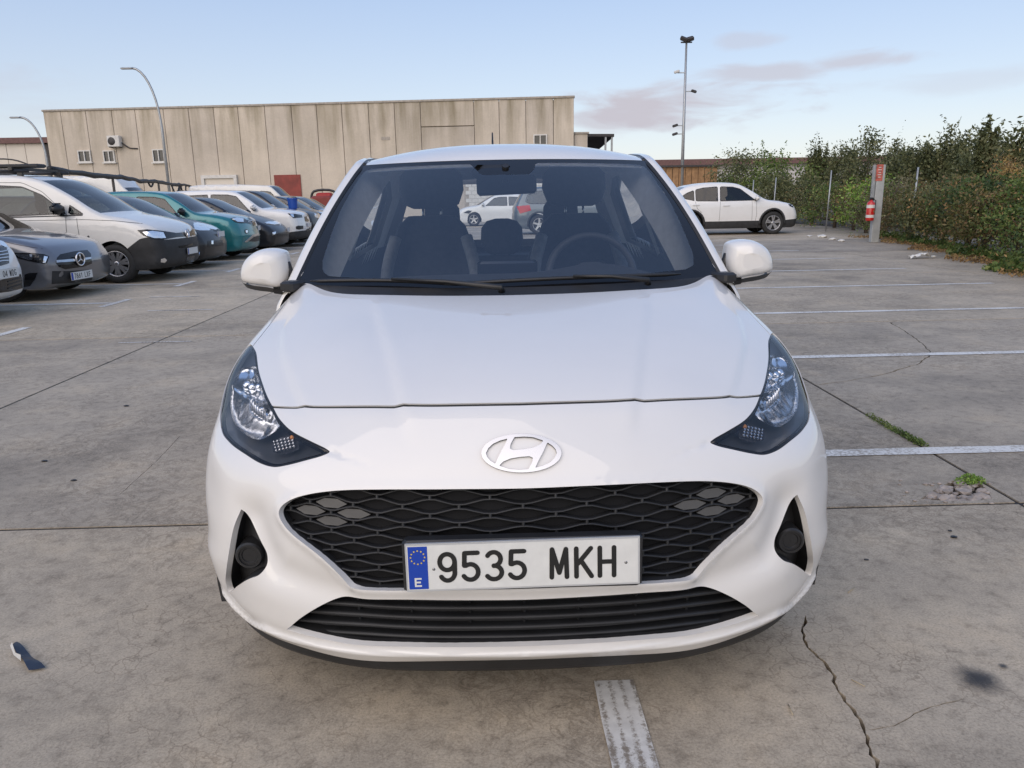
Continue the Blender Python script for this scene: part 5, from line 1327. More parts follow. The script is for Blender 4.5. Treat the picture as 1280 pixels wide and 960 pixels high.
# ================================================================ street lamps, mast, net
def street_lamp(px_base,py_top,D,label,arm):
    b = at_dist(px_base,250,D); x,y = b[0],b[1]; zt = at_dist(px_base,py_top,D)[2]
    o = thing('street_lamp',label,'street lamp',(x,y,0)); k = arm
    MB().lathe([(.16,0),(.16,.5),(.10,.55)],'z',14).build('base',M['galv'],o,True)
    pts = [(0,0,0),(0,0,zt*.62)]+[(-k*(1-math.cos(t)),0,zt*.62+(zt*.38)*math.sin(t)) for t in np.linspace(.15,math.pi/2,9)]
    MB().tube(pts,[.10,.085]+[.07]*9,8).build('pole',M['galv'],o,True)
    MB().box((-k-.32,0,zt-.01),(.36,.12,.055),bev=.04).build('lamp_head',M['galv'],o)
street_lamp(213,84.5,50.0,'curved-arm galvanised street lamp in front of the concrete hall',1.35)
street_lamp(66,146,56.0,'curved-arm galvanised street lamp in front of the cream warehouse',1.35)
D=44.0; b = at_dist(851.5,250,D); zt = at_dist(851,50,D)[2]
mast = thing('light_mast','tall slim floodlight mast with cameras behind the white crossover','light mast',(b[0],b[1],0))
MB().tube([(0,0,0),(0,0,zt)],[.11,.055],10).build('pole',M['galv'],mast,True)
MB().box((0,0,zt-.12),(.30,.04,.03)).build('crossbar',M['dark_metal'],mast)
for sg,rz in ((-1,.35),(1,-.25)): MB().box((sg*.17,-.1,zt+.03),(.19,.12,.10),Matrix.Rotation(rz,4,'Y')@Matrix.Rotation(.5,4,'X'),bev=.03).build('floodlight',M['dark_metal'],mast)
for (py,sg) in ((91,-1),(114.5,1),(157,-1),(167.5,-1)):
    z = at_dist(851,py,D)[2]; br = MB().box((sg*.22,0,z),(.2,.025,.025)).build('camera_arm',M['galv'],mast)
    MB().box((sg*.48,-.05,z+.05*(py<100)),(.15,.07,.07),Matrix.Rotation(.3*sg,4,'Y'),bev=.03).build('security_camera',M['win_frame'] if py<100 else M['dark_metal'],br)
# rolled black shade net on posts behind the first car row
net = thing('shade_net','long rolled black shade net sagging on thin posts behind the van','shade net')
A = at_dist(62,212,19.5); B = at_dist(238,232.5,40.0)
pts = []; rad = []; rn = np.random.default_rng(3)
for t in np.linspace(0,1,40):
    p_ = A+(B-A)*t; pts.append((p_[0],p_[1],p_[2]+.015*math.sin(t*23)+rn.normal(0,.012))); rad.append(.062-.012*t+.025*rn.random())
MB().tube(pts,rad,8).build('net_roll',M['trim_rough'],net,True)
for k,(a,l,dp) in enumerate(((.80,.10,.42),(.90,.07,.55),(.55,.05,.2))):
    q = [A+(B-A)*(a+l*(t-.5)) for t in np.linspace(0,1,9)]; MB().tube([(w[0],w[1],w[2]-dp*math.sin(math.pi*t)) for w,t in zip(q,np.linspace(0,1,9))],.035,6).build('net_loop',M['trim_rough'],net,True)
for t in (.02,.28,.62,.85,.985):
    p_ = A+(B-A)*t; MB().box((p_[0],p_[1],p_[2]/2),(.03,.03,p_[2]/2)).build('post',M['dark_metal'],net)
for k in range(5): 
    p_ = B+np.array([-.12-.16*k,0,0]); MB().box((p_[0],p_[1]+.2,p_[2]/2-.1),(.02,.02,p_[2]/2-.1)).build('gate_bar',M['dark_metal'],net)
# leaning post with fire extinguisher and sign
pb = on_ground(1092,303); pt = at_dist(1101,206,20.0)
post = thing('leaning_post','leaning grey concrete post carrying a red fire sign','post',(pb[0],pb[1],0))
dxp = pt[0]-pb[0]; H = pt[2]
Mx = Matrix.Rotation(math.atan2(dxp,H),4,'Y'); MB().box((dxp/2,0,H/2),(.105,.07,H/2/ math.cos(math.atan2(dxp,H))),Mx,bev=.012).build('column',plain('post_grey',(.36,.37,.36),.8,var=.15,scale=5),post)
MB().box((dxp*.90-.05,-.075,H*.90),(.085,.006,.20),Mx).build('fire_sign',plain('fire_sign',(.42,.10,.07),.5,var=.5,scale=14),post)
for k in range(5): MB().box((dxp*.90-.05,-.083,H*.90+.13-.06*k),(.045 if k%2 else .03,.002,.008),Mx).build('sign_text',M['win_frame'],post)
MB().box((dxp*.75-.16,-.02,H*.78),(.035,.03,.42),Mx).build('cable_duct',M['galv'],post)
ex = at_dist(1087.5,263,19.85)
fe = thing('fire_extinguisher','red fire extinguisher hanging on the leaning post','fire extinguisher',(ex[0],ex[1]-.02,ex[2]-.26)); RED = plain('extinguisher_red',(.50,.018,.012),.3,var=.1,coat=.4)
MB().lathe([(.001,0),(.085,0),(.098,.02),(.10,.06),(.10,.40),(.085,.455),(.04,.49),(.03,.52),(.001,.52)],'z',24).build('cylinder',RED,fe,True)
MB().box((0,-.005,.55),(.05,.025,.03),bev=.01).build('valve',M['trim'],fe); MB().tube([(.04,0,.55),(.12,0,.50),(.115,0,.30),(.108,0,.12)],.012,6).build('hose',M['trim'],fe,True)
for (z0,z1) in ((.32,.40),(.08,.15)): MB().lathe([(.1012,z0),(.1012,z1)],'z',24).build('label_band',M['win_frame'],fe,True)
MB().tube([(0,.02,.5),(.1,.05,.52)],.012,6).build('hook',M['dark_metal'],fe)
# ================================================================ vegetation on the right
def bush(name,label,cat,c,rx,ry,h,mat,n,size,seed,group,gaps=.5,trunk=True,low=.08,upright=0.0,mats2=None):
    r = np.random.default_rng(seed); root = thing(name,label,cat,(c[0],c[1],0),0,group)
    k = max(16,int(20+h*9)); tips = []
    for _ in range(k):
        a = r.random()*6.28; q = r.random()**.5; z = h*(low+(1-low)*(.25+.75*r.random())); f = math.sqrt(max(.12,1-((z/h-.45)/.62)**2)) if not upright else 1-.55*z/h
        tips.append((rx*q*f*math.cos(a), ry*q*f*math.sin(a), z*(1-.18*q)))
    tips = np.array(tips)
    w = r.integers(0,k,n); sp = np.array([rx,ry,h*.55])*(.13+.13*r.random((k,1)))*(.75 if upright else 1)
    off = r.normal(0,1,(n,3)); off *= (np.abs(r.normal(0,.55,(n,1)))+.45)/np.linalg.norm(off,axis=1,keepdims=True)
    C = tips[w]+off*sp[w]*gaps*1.6; C = C[(C[:,2]>.02)&(C[:,2]<h*1.06)]
    # twigs poking out of the top
    tw = []
    for _ in range(int(10+n/260)):
        b0 = C[r.integers(len(C))]; d = np.array([r.normal(0,.25),r.normal(0,.25),.6+.6*r.random()]); L = h*(.10+.12*r.random())
        if b0[2] < h*.45: continue
        m_ = 9; tw.append(b0+d*np.linspace(0,L,m_)[:,None]+r.normal(0,.02*h/2,(m_,3)))
    if tw: C = np.concatenate([C]+tw)
    V,F = leaves(C,np.full(len(C),size),r,.1); link('crown',leaf_mesh('crown',V,F),mat,root)
    if mats2 is not None:
        m2 = r.random(len(C))<.10; V,F = leaves(C[m2]+r.normal(0,.05,(m2.sum(),3)),np.full(m2.sum(),size*.9),r,.1); link('dry_leaves',leaf_mesh('dry',V,F),mats2,root)
    if trunk:
        t = MB(); t.tube([(0,0,-.05),(r.normal(0,.05),r.normal(0,.05),h*.25),(r.normal(0,.1),r.normal(0,.1),h*.5)],[.05+.012*h,.04+.008*h,.02],7)
        for q in tips[:12]: t.tube([(0,0,h*.12+.3*r.random()),tuple(.5*q+np.array([0,0,.1*h])),tuple(q)],[.028,.018,.007],5)
        t.build('trunk',M['bark'],root,True)
    return root
def along(y,off): return (float(fence_x(y))+off,y)
hedge = [  # y, offset, radius, height, leaf, second leaf, label
 (8.4,1.0,1.0,1.45,'leaf_dark','leaf_dry','dark green shrub at the near end of the hedge, above the ivy'),
 (9.9,1.3,1.05,1.60,'leaf_dry','leaf_green','rust-brown shrub between two dark green ones near the ivy'),
 (11.4,1.05,1.1,1.62,'leaf_dark','leaf_dry','dark leafy shrub beside the crumpled white rubbish sheet'),
 (12.9,1.2,1.1,1.80,'leaf_green','leaf_dry','mid green shrub behind the crumpled white rubbish sheet'),
 (14.4,1.1,1.1,1.72,'leaf_mixed','leaf_dry','brown and green mottled shrub in the middle of the hedge'),
 (15.9,1.15,1.15,1.80,'leaf_dark','leaf_dry','dark green shrub between mottled shrubs in the hedge'),
 (17.4,1.2,1.1,1.75,'leaf_mixed','leaf_dry','mottled shrub just before the leaning post'),
 (18.9,1.1,1.0,1.75,'leaf_olive','leaf_dry','olive shrub hugging the leaning post'),
 (20.9,1.0,1.1,1.75,'leaf_mixed','leaf_pale','shrub dotted with pale dry flowers behind the leaning post'),
 (22.8,1.0,1.15,1.95,'leaf_pale','leaf_green','pale flowering shrub beyond the leaning post'),
 (24.6,1.15,1.2,2.0,'leaf_bright','leaf_dry','bright green rounded shrub in front of the crossover nose'),
 (26.6,1.4,1.2,1.6,'leaf_mixed','leaf_dry','brownish shrub by the nose of the crossover'),
 (28.8,1.4,1.4,1.8,'leaf_green','leaf_dry','green shrub rising over the crossover bonnet'),
 (31.2,1.2,1.5,1.9,'leaf_olive','leaf_dry','olive shrub rising behind the crossover roof')]
sd = 0
for (y,off,rx,h,mat,m2,lab) in hedge:
    sd += 1; x_,y_ = along(y,off); bush('hedge_shrub',lab,'shrub',(x_,y_),rx,1.0,h*.88,M[mat],5600 if y<20 else 3600,.062 if y<14 else .08,sd,None,.95,True,.0,0,M[m2])
for (y,off,rx,h,lab) in ((10.6,2.3,.9,2.05,'golden dry grass clump above the rust-brown shrub'),(13.6,2.4,1.0,2.0,'rust-brown dry thicket behind the mid green shrub'),(16.2,2.1,.9,2.1,'golden dry grass clump right of the leaning post'),(18.0,2.3,.8,2.05,'rust-brown dry thicket behind the leaning post')):
    sd += 1; x_,y_ = along(y,off); g = 'golden' in lab; bush('dry_shrub',lab,'shrub',(x_,y_),rx,.7,h,M['leaf_gold' if g else 'leaf_dry'],4200,.055,sd,None,.75,True,.05)
# ivy spilling on to the concrete
r = np.random.default_rng(77); C = []
for _ in range(9500):
    y = 7.4+r.random()**1.2*15; wv = .55+.35*math.sin(y*1.7)+.25*math.sin(y*4.1+1); o = r.random(); x = fence_x(y)+.75-o*max(.15,wv)*(.85 if y<13 else .45); C.append((x,y+r.normal(0,.05),.02+abs(r.normal(0,.10))*(1-o*.75)))
V,F = leaves(np.array(C),np.full(len(C),.075),r,.05,.7); iv_ = link('ground_ivy',leaf_mesh('ivy',V,F),M['leaf_green']); tag(iv_,'low green ivy and weeds creeping on to the concrete edge','ground cover',None,'stuff')
C = []
for _ in range(5200):
    y = 7.6+r.random()**1.1*15; o = r.random(); x = fence_x(y)+.7-o*(.62+.25*math.sin(y*2.3)); C.append((x,y,.012+abs(r.normal(0,.025))))
V,F = leaves(np.array(C),np.full(len(C),.05),r,.0,.6); ll = link('leaf_litter',leaf_mesh('litter',V,F),M['leaf_dry']); tag(ll,'brown fallen leaves along the foot of the hedge','leaf litter',None,'stuff')
# trees behind the hedge, slender olive-like crowns and taller ones
tg = 'slender olive-green trees rising behind the hedge'
for (px,D,pt_,rx,up) in ((1020,38,178,.45,0),(1038,38,182,.55,0),(1062,33,180,1.0,0),(1090,31,164,1.2,0),(1122,33,178,.8,0),(1158,28,172,.8,0),(1190,27,161,.6,0),(1212,26,167,.75,0),(1176,30,188,1.0,0),(1140,29,190,1.2,0),(1238,21,151,.38,1),(1262,24,182,1.1,0),(1284,19,156,.6,0),(1225,23,186,.9,0)):
    sd += 1; p_ = at_dist(px,pt_,D); bush('olive_tree','slender grey-green tree rising behind the hedge','tree',(p_[0],p_[1]),rx,rx,p_[2],M['leaf_olive'],3800,.12,sd,tg,.80,True,.25,0)
for (px,D,pt_,rx,lab,mt) in ((935,40,181,2.0,'broad loose green bush growing behind the white crossover','leaf_olive'),(968,38,190,2.1,'broad loose green bush growing behind the white crossover','leaf_green'),(908,46,214,1.1,'small dark round tree beside the light mast','leaf_dark'),(877,47,211,.9,'small dark round tree beside the light mast','leaf_dark'),(985,34,212,1.6,'broad loose green bush growing behind the white crossover','leaf_olive')):
    sd += 1; p_ = at_dist(px,pt_,D); bush('bush' if 'bush' in lab else 'round_tree',lab,'bush' if 'bush' in lab else 'tree',(p_[0],p_[1]),rx,rx,p_[2],M[mt],4200 if rx>1.3 else 2200,.14,sd,'broad bushes behind the crossover' if 'bush' in lab else 'small dark round trees',.8,True,.05)
# hillside far right
hv = []; hf = []
for i,xx in enumerate(np.linspace(45,190,30)):
    for j,yy in enumerate(np.linspace(85,160,8)): hv.append((xx,yy,max(-.5,(11.5*math.exp(-((xx-110)/32)**2))*math.sin(math.pi*min(1,(j+.5)/7.5))+.5*math.sin(xx*.3+yy*.2))))
hf = [(i*8+j,(i+1)*8+j,(i+1)*8+j+1,i*8+j+1) for i in range(29) for j in range(7)]
hill = mesh_obj('hill',hv,hf,plain('hill_scrub',(.075,.080,.055),.95,var=.3,scale=.2)); hill['kind']='structure'
# wire fence posts in the hedge
for (px,D,py) in ((941,33,225),(969,31,222),(1038,26.2,213),(1146,19.8,209)):
    p_ = at_dist(px,py,D); o = MB().tube([(p_[0],p_[1],0),(p_[0]+.04,p_[1],p_[2])],.022,7).build('fence_post',M['galv'],None,True); tag(o,'thin grey fence post standing among the hedge leaves','fence post','grey fence posts in the hedge')
# litter at the hedge foot
WH = plain('white_litter',(.66,.65,.61),.7,var=.15,scale=10); r = np.random.default_rng(8)
lq = on_ground(1150,323); ln = thing('litter_heap','crumpled white sheet of rubbish lying at the foot of the hedge','litter',(lq[0],lq[1],0)); ln.scale = (.5,.6,.6)
V = []; 
for i in range(9):
    for j in range(6): V.append((-.42+i*.10+r.normal(0,.02),-.14+j*.055,.02+.07*abs(math.sin(i*1.3+j))+.10*math.exp(-((i-5)/2)**2)+r.normal(0,.012)))
mesh_obj('sheet',V,[(i*6+j,(i+1)*6+j,(i+1)*6+j+1,i*6+j+1) for i in range(8) for j in range(5)],WH,ln,False)
pebble('scrap',(.50,-.05,.06),(.10,.07,.05),ln,WH,r)
for (px,py,s) in ((1029,297,.11),(1041,300,.08),(1012,296,.07),(1052,302,.07)): 
    q = on_ground(px,py); o = pebble('litter_scrap',(q[0],q[1],s*.35),(s*1.6,s,s*.5),None,WH,r); tag(o,'small pale scrap of litter on the concrete beside the hedge','litter','pale litter scraps by the hedge')
# ================================================================ OTHER VEHICLES
class Car:
    def __init__(s, name, label, cat, X0, Yc, facing, L, w, H, sil, mat, belt, front_axle, rear_axle, rw, windows, group=None, clad=None, clad_lines=(), nose_bow=.16, roofw=.74, rimmat=None, spokes=5, style='plain', glassmat=None, detail=True, arch_trim=False):
        s.root = thing(name,label,cat,(X0,Yc,0),math.pi/2*facing,group); s.facing = facing; s.X0=X0; s.Yc=Yc; s.L=L; s.w=w
        def hw(y,z):
            f = np.interp(z,[.15,.30,.55,belt-.12,belt,belt+.08,H],[.93,.975,1.0,.99,.962,.925,roofw])
            f = f - .012*np.exp(-((z-.48)/.09)**2)
            f = f*(1-.05*np.clip((.55-y)/.55,0,1)**2)*(1-.06*np.clip((y-(L-.7))/.7,0,1)**2)
            return w*f
        s.hw = hw
        def deform(p):
            q = p.copy(); k = (abs(p[0])/w)**2.3
            q[1] += nose_bow*k*max(0,1-p[1]/.95)
            q[1] -= .12*k*max(0,1-(L-p[1])/.7); return q
        arches = [(front_axle,rw,rw+.055),(rear_axle,rw,rw+.055)]
        V,N,P,_ = shell([(*q[:5],'cladding' if (clad is not None and k < clad[0]) else q[5]) for k,q in enumerate(sil)],hw,windows+([('cladding',clad[1])] if clad is not None else []),arches,.22,deform,.10,13)
        s.V,s.N,s.P = V,N,P
        body = P['body']
        part_mesh('body',V,N,body,mat,s.root)
        inn = [q for q in body if V[q][:,2].mean() > belt-.25]
        mesh_obj('inner_trim',V-N*.022,[tuple(dict.fromkeys(q)) for q in inn if len(set(q))>2],M['dash'],s.root)
        for nm in P:
            if nm != 'body': part_mesh(nm.split('|')[0],V,N,P[nm],M['trim_rough'] if nm.startswith('cladding') else (glassmat or M['glass_car']),s.root)
        rot = Matrix.Rotation(math.pi/2*facing,4,'Z'); s.mat = Matrix.Translation((X0,Yc,0))@rot; s.inv = s.mat.inverted()
        allf = [tuple(q) for fs in P.values() for q in fs]
        s.bvh = BVHTree.FromPolygons([tuple(v) for v in V],allf)
        for y in (front_axle,rear_axle):
            for sg in (1,-1): wheel(s.root,(sg*(w-.115),y,rw),rw,.21,sg,rimmat or M['alloy'],spokes,style)
        MB().box((0,L/2,.27),(w*.80,L*.40,.07)).build('underbody',M['trim_rough'],s.root)
        for y in (front_axle,rear_axle):
            for sg in (1,-1):
                a = np.linspace(-.3,math.pi+.3,16); MB().grid(np.array([[(sg*x_,y+(rw+.058)*math.cos(t),rw+(rw+.058)*math.sin(t)) for t in a] for x_ in (w*.955,w*.5)])).build('arch_liner',M['trim_rough'],s.root,True)
                if arch_trim:
                    aa = np.linspace(-.12,math.pi+.12,18); pts = []
                    for t in aa:
                        yy,zz = y+(rw+.085)*math.cos(t),rw+(rw+.085)*math.sin(t); d = deform(np.array([float(hw(np.array(yy),np.array(zz))),yy,zz])); pts.append((sg*(d[0]-.004),d[1],d[2]))
                    MB().tube(pts,.036,6).build('arch_trim',M['trim_rough'],s.root,True)
        s.frames(windows)
        if detail:
            s.side_line([(front_axle+rw+.22,belt-.02),(front_axle+rw+.20,.62),(front_axle+rw+.24,.32)],.008)
            ys = front_axle+1.15
            for dx in (-.38,.38): seat(s.root,(dx,ys,.42+(belt-.9)*.6),M['seat'],.22,.60)
            MB().box((0,front_axle+.55,belt-.09),(w*.8,.22,.06),bev=.03).build('dashboard',M['dash'],s.root)
    def px_local(s, pts):
        out = []
        for (x,y) in pts:
            r = ray(x,y); o = s.inv@Vector(CAM_P); d = (s.inv.to_3x3()@Vector(r)).normalized()
            h = s.bvh.ray_cast(o,d)
            if h[0] is None:
                t = (s.inv@Vector((s.X0-.2*s.facing,s.Yc,.6))-o).length; h = s.bvh.find_nearest(o+d*t)
            n = h[1]; n = n if n.dot(d)<0 else -n
            out.append((np.array(h[0]),np.array(n)))
        return out
    def patch(s, name, poly, mat, off=.006, mirror=False, parent=None, step=3.0, sub=True):
        p = Planar(); q = np.array(poly,float); q = np.concatenate([resample(q[[k,(k+1)%len(q)]],step)[:-1] for k in range(len(q))]); p.line(q,True)
        if sub:
            a,b = q.min(0),q.max(0); gx,gy = np.meshgrid(np.arange(a[0],a[1],step),np.arange(a[1]*0+a[1] if False else a[1],b[1],step)) if False else np.meshgrid(np.arange(a[0],b[0],step),np.arange(a[1],b[1],step)); p.fill(np.stack([gx.ravel(),gy.ravel()],-1),step*.45)
        v,f = p.run(); c = np.array([v[list(t)].mean(0) for t in f]); ok = pip(q,c); f = [t for t,o in zip(f,ok) if o]
        L = s.px_local(v); V = np.array([a+b*off for a,b in L]); N = np.array([b for a,b in L]); F = orient(V,N,f); sv,sf = skirt(V,N,F,off+.01); k = len(V)
        AV = np.concatenate([V,np.array(sv)]); AF = list(F)+[tuple(i+k for i in t) for t in sf]
        o = mesh_obj(name,AV,AF,mat,parent or s.root,False)
        if mirror: mesh_obj(name,AV*MX,[tuple(reversed(t)) for t in AF],mat,parent or s.root,False)
        return o
    def side_line(s, pts, wd=.007, mat=None, name='door_gap', off=.002):
        pts = resample(np.array(pts,float),.06)
        for sg in (1,-1):
            V = []; t = np.gradient(pts,axis=0); t /= np.linalg.norm(t,axis=1,keepdims=True)
            for (y,z),(ty,tz_) in zip(pts,t):
                for k in (-1,1):
                    yy,zz = y-k*tz_*wd/2, z+k*ty*wd/2; h = s.bvh.ray_cast(Vector((sg*3,yy,zz)),Vector((-sg,0,0)))
                    x = h[0].x if h[0] is not None else sg*float(s.hw(np.array(yy),np.array(zz)))
                    V.append((x+sg*off,yy,zz))
            n = len(pts); mesh_obj(name,V,[(2*i,2*i+1,2*i+3,2*i+2) for i in range(n-1)],mat or M['trim'],s.root,False)
    def frames(s, windows, wd=.022):
        for nm,poly in windows: s.side_line(np.concatenate([poly,poly[:1]]),wd,M['gloss_black'],'window_frame',.004)
    def mirrors(s, y, z, mat, sc=1.0):
        for sg in (1,-1):
            x = sg*(float(s.hw(np.array(y),np.array(z)))+.13*sc); b = MB(); b.box((x,y,z+.02),(.105*sc,.07*sc,.075*sc),bev=.05*sc); o = b.build('door_mirror',mat,s.root,False,sharp=60)
            MB().box((x-sg*.11*sc,y+.01,z-.04*sc),(.05*sc,.035*sc,.025*sc)).build('mirror_foot',M['trim'],o)
    def plate(s, px, text):
        (p,n) = s.px_local([px])[0]; make_plate(s.root,tuple(p+n*.02),text,rot=(0,0,math.atan2(n[0],-n[1])*.7),hi=False)
    def ring(s, px, r, tube, mat, name='badge', dz=.03):
        (p,n) = s.px_local([px])[0]; c = Vector(p)+Vector(n)*dz; ang = math.atan2(n[0],-n[1])
        mb = MB(); mb.tube([(r*math.cos(t),0,r*math.sin(t)) for t in np.linspace(0,2*math.pi,29)],tube,6,False); o = mb.build(name,mat,s.root,True,loc=tuple(c),rot=(0,0,ang)); return o
def prof(L,H,lip,edge,cowl,wtop,rear,zb,bow=.10,crown=.02,nose=.55,up=None):
    """edge=(y,z) bonnet front edge, cowl=(y,z), wtop=y of windscreen top, rear=(y roof end, y,z glass bottom)"""
    mid = (wtop+rear[0])/2; ym = (edge[0]+cowl[0])/2; zm = .45*edge[1]+.55*cowl[1]+.015
    return [(.16,lip,.05,0,0,'bumper'),(.04,lip+.06,.10,0,0,'bumper'),(0.0,nose-.12,.14,0,0,'bumper'),(.0,nose,.15,0,0,'bumper'),(edge[0]*.45,edge[1]-.09,.15,0,0,'bumper'),(edge[0],edge[1],.14,0,.006,'bonnet'),(ym,zm,.13,0,crown*1.2,'bonnet'),(cowl[0],cowl[1],.075,bow*1.2,crown,'windscreen'),
     ((cowl[0]+wtop)/2,(cowl[1]+H-.06)/2+.012,.062,bow,.01,'windscreen'),(wtop,H-.07,.075,bow*.8,crown,'roof'),(wtop+.30,H-.015,.085,.03,crown,'roof'),(mid+.1,H,.09,0,crown,'roof'),(rear[0]-.25,H-.03,.09,0,crown,'roof'),(rear[0],H-.09,.085,-.03,crown,'rear_window'),(rear[1],rear[2],.09,-.05,.0,'tail'),(L-.02,zb,.14,0,0,'tail'),(L,.55,.14,0,0,'tail'),(L-.05,.30,.12,0,0,'tail'),(L-.14,.22,.05,0,0,'tail')]
def side_windows(cowl,wtop,H,belt,rear,bp,q=None):
    """front and rear door glass"""
    t = H-.135
    fw = np.array([(cowl[0]+.36,belt+.01),(wtop-.02,t-.05),(wtop+.22,t),(bp-.05,t+.012),(bp-.03,belt)])
    rw = np.array([(bp+.05,belt),(bp+.04,t+.012),(rear[0]-.42,t-.02),(rear[0]-.10,t-.15),(rear[0]-.02,belt+.10),(rear[0]-.15,belt+.02)])
    return [('front_side_window',fw),('rear_side_window',rw)]
def paints(n,c,**k): return paint(n,c,**k)
WHT = paint('white_car_paint',(.72,.715,.70),dirt=.25); GRY = paint('grey_car_paint',(.17,.175,.19),rough=.3,metal=.6,dirt=.06); BLK = paint('black_car_paint',(.010,.010,.012),dirt=.03,coat=.35); TEAL = paint('teal_car_paint',(.012,.17,.19),rough=.32,metal=.35,dirt=.2); NAVY = paint('navy_car_paint',(.014,.020,.036),dirt=.05); DGR = paint('dark_grey_paint',(.10,.12,.135),rough=.3,metal=.4,dirt=.2); LIME = paint('lime_car_paint',(.22,.42,.10),dirt=.2); WARM = paint('van_white_paint',(.70,.68,.635),dirt=.35)
CR = lambda ox,oy,sc: (lambda L: [(ox+x/sc,oy+y/sc) for x,y in L])
z1 = CR(0,280,8.0); z2 = CR(0,190,4.571); z3 = CR(240,210,7.111)
rowg = None
# ---- 1 white car cut by the picture edge
sil = prof(4.35,1.62,.20,(.22,.88),(1.02,1.04),1.75,(3.95,4.22,1.05),.80)
c1 = Car('suv_car','white car with black slatted grille beside the grey hatchback','car',-5.78,9.05,1,4.35,.90,1.62,sil,WHT,.98,.88,3.50,.335,side_windows((1.02,1.04),1.75,1.62,.98,(3.95,4.22),2.35))
c1.patch('grille',z1([(-90,240),(-10,225),(60,240),(82,300),(85,395),(0,420),(-90,425)]),M['gloss_black'],.010)
for k in range(4): c1.patch('grille_slat',z1([(-60,285+k*32),(10,277+k*30),(72,262+k*34),(76,271+k*34),(10,287+k*30),(-60,295+k*32)]),M['satin'],.020,sub=False)
c1.patch('headlamp',z1([(-5,170),(30,180),(60,210),(70,235),(40,232),(0,215)]),M['lens_grey'] if 'lens_grey' in M else M['reflector'],.012,True)
c1.patch('lower_intake',z1([(-120,590),(0,562),(200,500),(215,560),(218,640),(100,672),(-120,700)]),M['gloss_black'],.010)
for k in range(3): c1.patch('intake_bar',z1([(70,570+k*34),(200,528+k*34),(201,536+k*34),(70,580+k*34)]),M['trim'],.018,sub=False)
c1.plate(z1([(48,497)])[0],'  04 WDG'); c1.mirrors(1.15,1.05,WHT)
# ---- 2 grey hatchback
sil = prof(4.42,1.44,.17,(.20,.76),(1.20,.955),2.0,(3.75,4.25,.98),.80,nose=.52)
c2 = Car('hatchback_car','dark grey hatchback with round star badge and single silver grille bar','car',-5.92,11.6,1,4.42,.90,1.44,sil,GRY,.93,.87,3.60,.325,side_windows((1.2,.955),2.0,1.44,.93,(3.75,4.25),2.62),spokes=5)
hl = c2.patch('headlamp',z1([(125,287),(330,290),(440,302),(492,325),(470,392),(425,397),(300,372),(160,338)]),M['gloss_black'],.006,True)
c2.patch('lamp_reflector',z1([(160,302),(320,302),(330,350),(300,362),(190,330)]),M['reflector'],.012,True); c2.patch('lamp_reflector',z1([(440,322),(478,330),(455,385),(428,388)]),M['reflector'],.014,True)
c2.patch('grille',z1([(572,335),(600,305),(740,275),(870,262),(905,300),(915,395),(830,428),(650,452),(590,430),(560,390)]),M['gloss_black'],.008)
c2.patch('grille_bar',z1([(555,368),(740,352),(740,375),(560,390)]),M['satin'],.026,sub=False); c2.patch('grille_bar',z1([(820,345),(898,335),(896,352),(820,365)]),M['satin'],.026,sub=False)
bd_ = c2.ring(z1([(781,360)])[0],.088,.011,M['chrome'],'badge',.04)
for a in (90,210,330): MB().tube([(0,0,0),(.085*math.cos(math.radians(a)),0,.085*math.sin(math.radians(a)))],[.014,.004],5).build('badge_spoke',M['chrome'],bd_,True)
MB().lathe([(.001,.004),(.085,.004)],'y',24).build('badge_disc',M['gloss_black'],bd_)
c2.patch('lower_intake',z1([(520,470),(700,470),(900,455),(925,500),(920,560),(700,590),(515,600)]),M['trim_rough'],.004)
c2.patch('side_intake',z1([(250,505),(300,488),(375,487),(345,560),(300,622),(235,632)]),M['gloss_black'],.006,True)
c2.plate(z1([(806,507)])[0],'7861 LXF'); c2.side_line([(.95,.90),(.60,.80),(.25,.72)],.006)
# ---- 3 white van with black bumper
sil = [(.14,.22,.06,0,0,'bumper'),(.03,.30,.12,0,0,'bumper'),(0,.50,.15,0,0,'bumper'),(.02,.70,.15,0,0,'bumper'),(.09,.86,.15,0,0,'bumper'),(.22,.945,.14,0,.01,'bonnet'),(.60,1.06,.13,0,.02,'bonnet'),(1.08,1.16,.08,.12,.02,'windscreen'),(1.56,1.46,.065,.12,.01,'windscreen'),(2.02,1.70,.08,.10,.02,'roof'),(2.40,1.785,.10,.02,.02,'roof'),(3.2,1.80,.10,0,.02,'roof'),(4.2,1.79,.10,0,.02,'roof'),(4.42,1.72,.10,0,.02,'rear_window'),(4.47,1.15,.10,0,0,'tail'),(4.50,.6,.12,0,0,'tail'),(4.46,.32,.10,0,0,'tail'),(4.36,.22,.05,0,0,'tail')]
vw = [('front_side_window',np.array([(1.62,1.165),(1.98,1.46),(2.30,1.60),(2.84,1.635),(2.87,1.13)])),('quarter_window',np.array([(1.33,1.15),(1.54,1.295),(1.56,1.155)])),('rear_side_window',np.array([(3.02,1.13),(3.02,1.635),(4.05,1.62),(4.10,1.14)]))]
c3 = Car('van','white delivery van with black front bumper and black roof rack','van',-5.44,14.05,1,4.50,.93,1.80,sil,WARM,1.10,.88,3.64,.325,vw,clad=(3,np.array([(-.1,.70),(.02,.70),(.16,.755),(.32,.735),(.62,.56),(.62,.1),(-.1,.1)])),roofw=.80,spokes=7,style='twin',rimmat=M['alloy'],glassmat=glass('van_glass',(.45,.50,.50),1.55))
c3.patch('headlamp',z2([(785,447),(840,443),(930,452),(1000,462),(1003,488),(930,502),(860,496),(815,474)]),M['gloss_black'],.008,True)
c3.patch('lamp_reflector',z2([(815,458),(870,452),(930,460),(945,492),(880,492),(840,478)]),M['reflector'],.014,True)
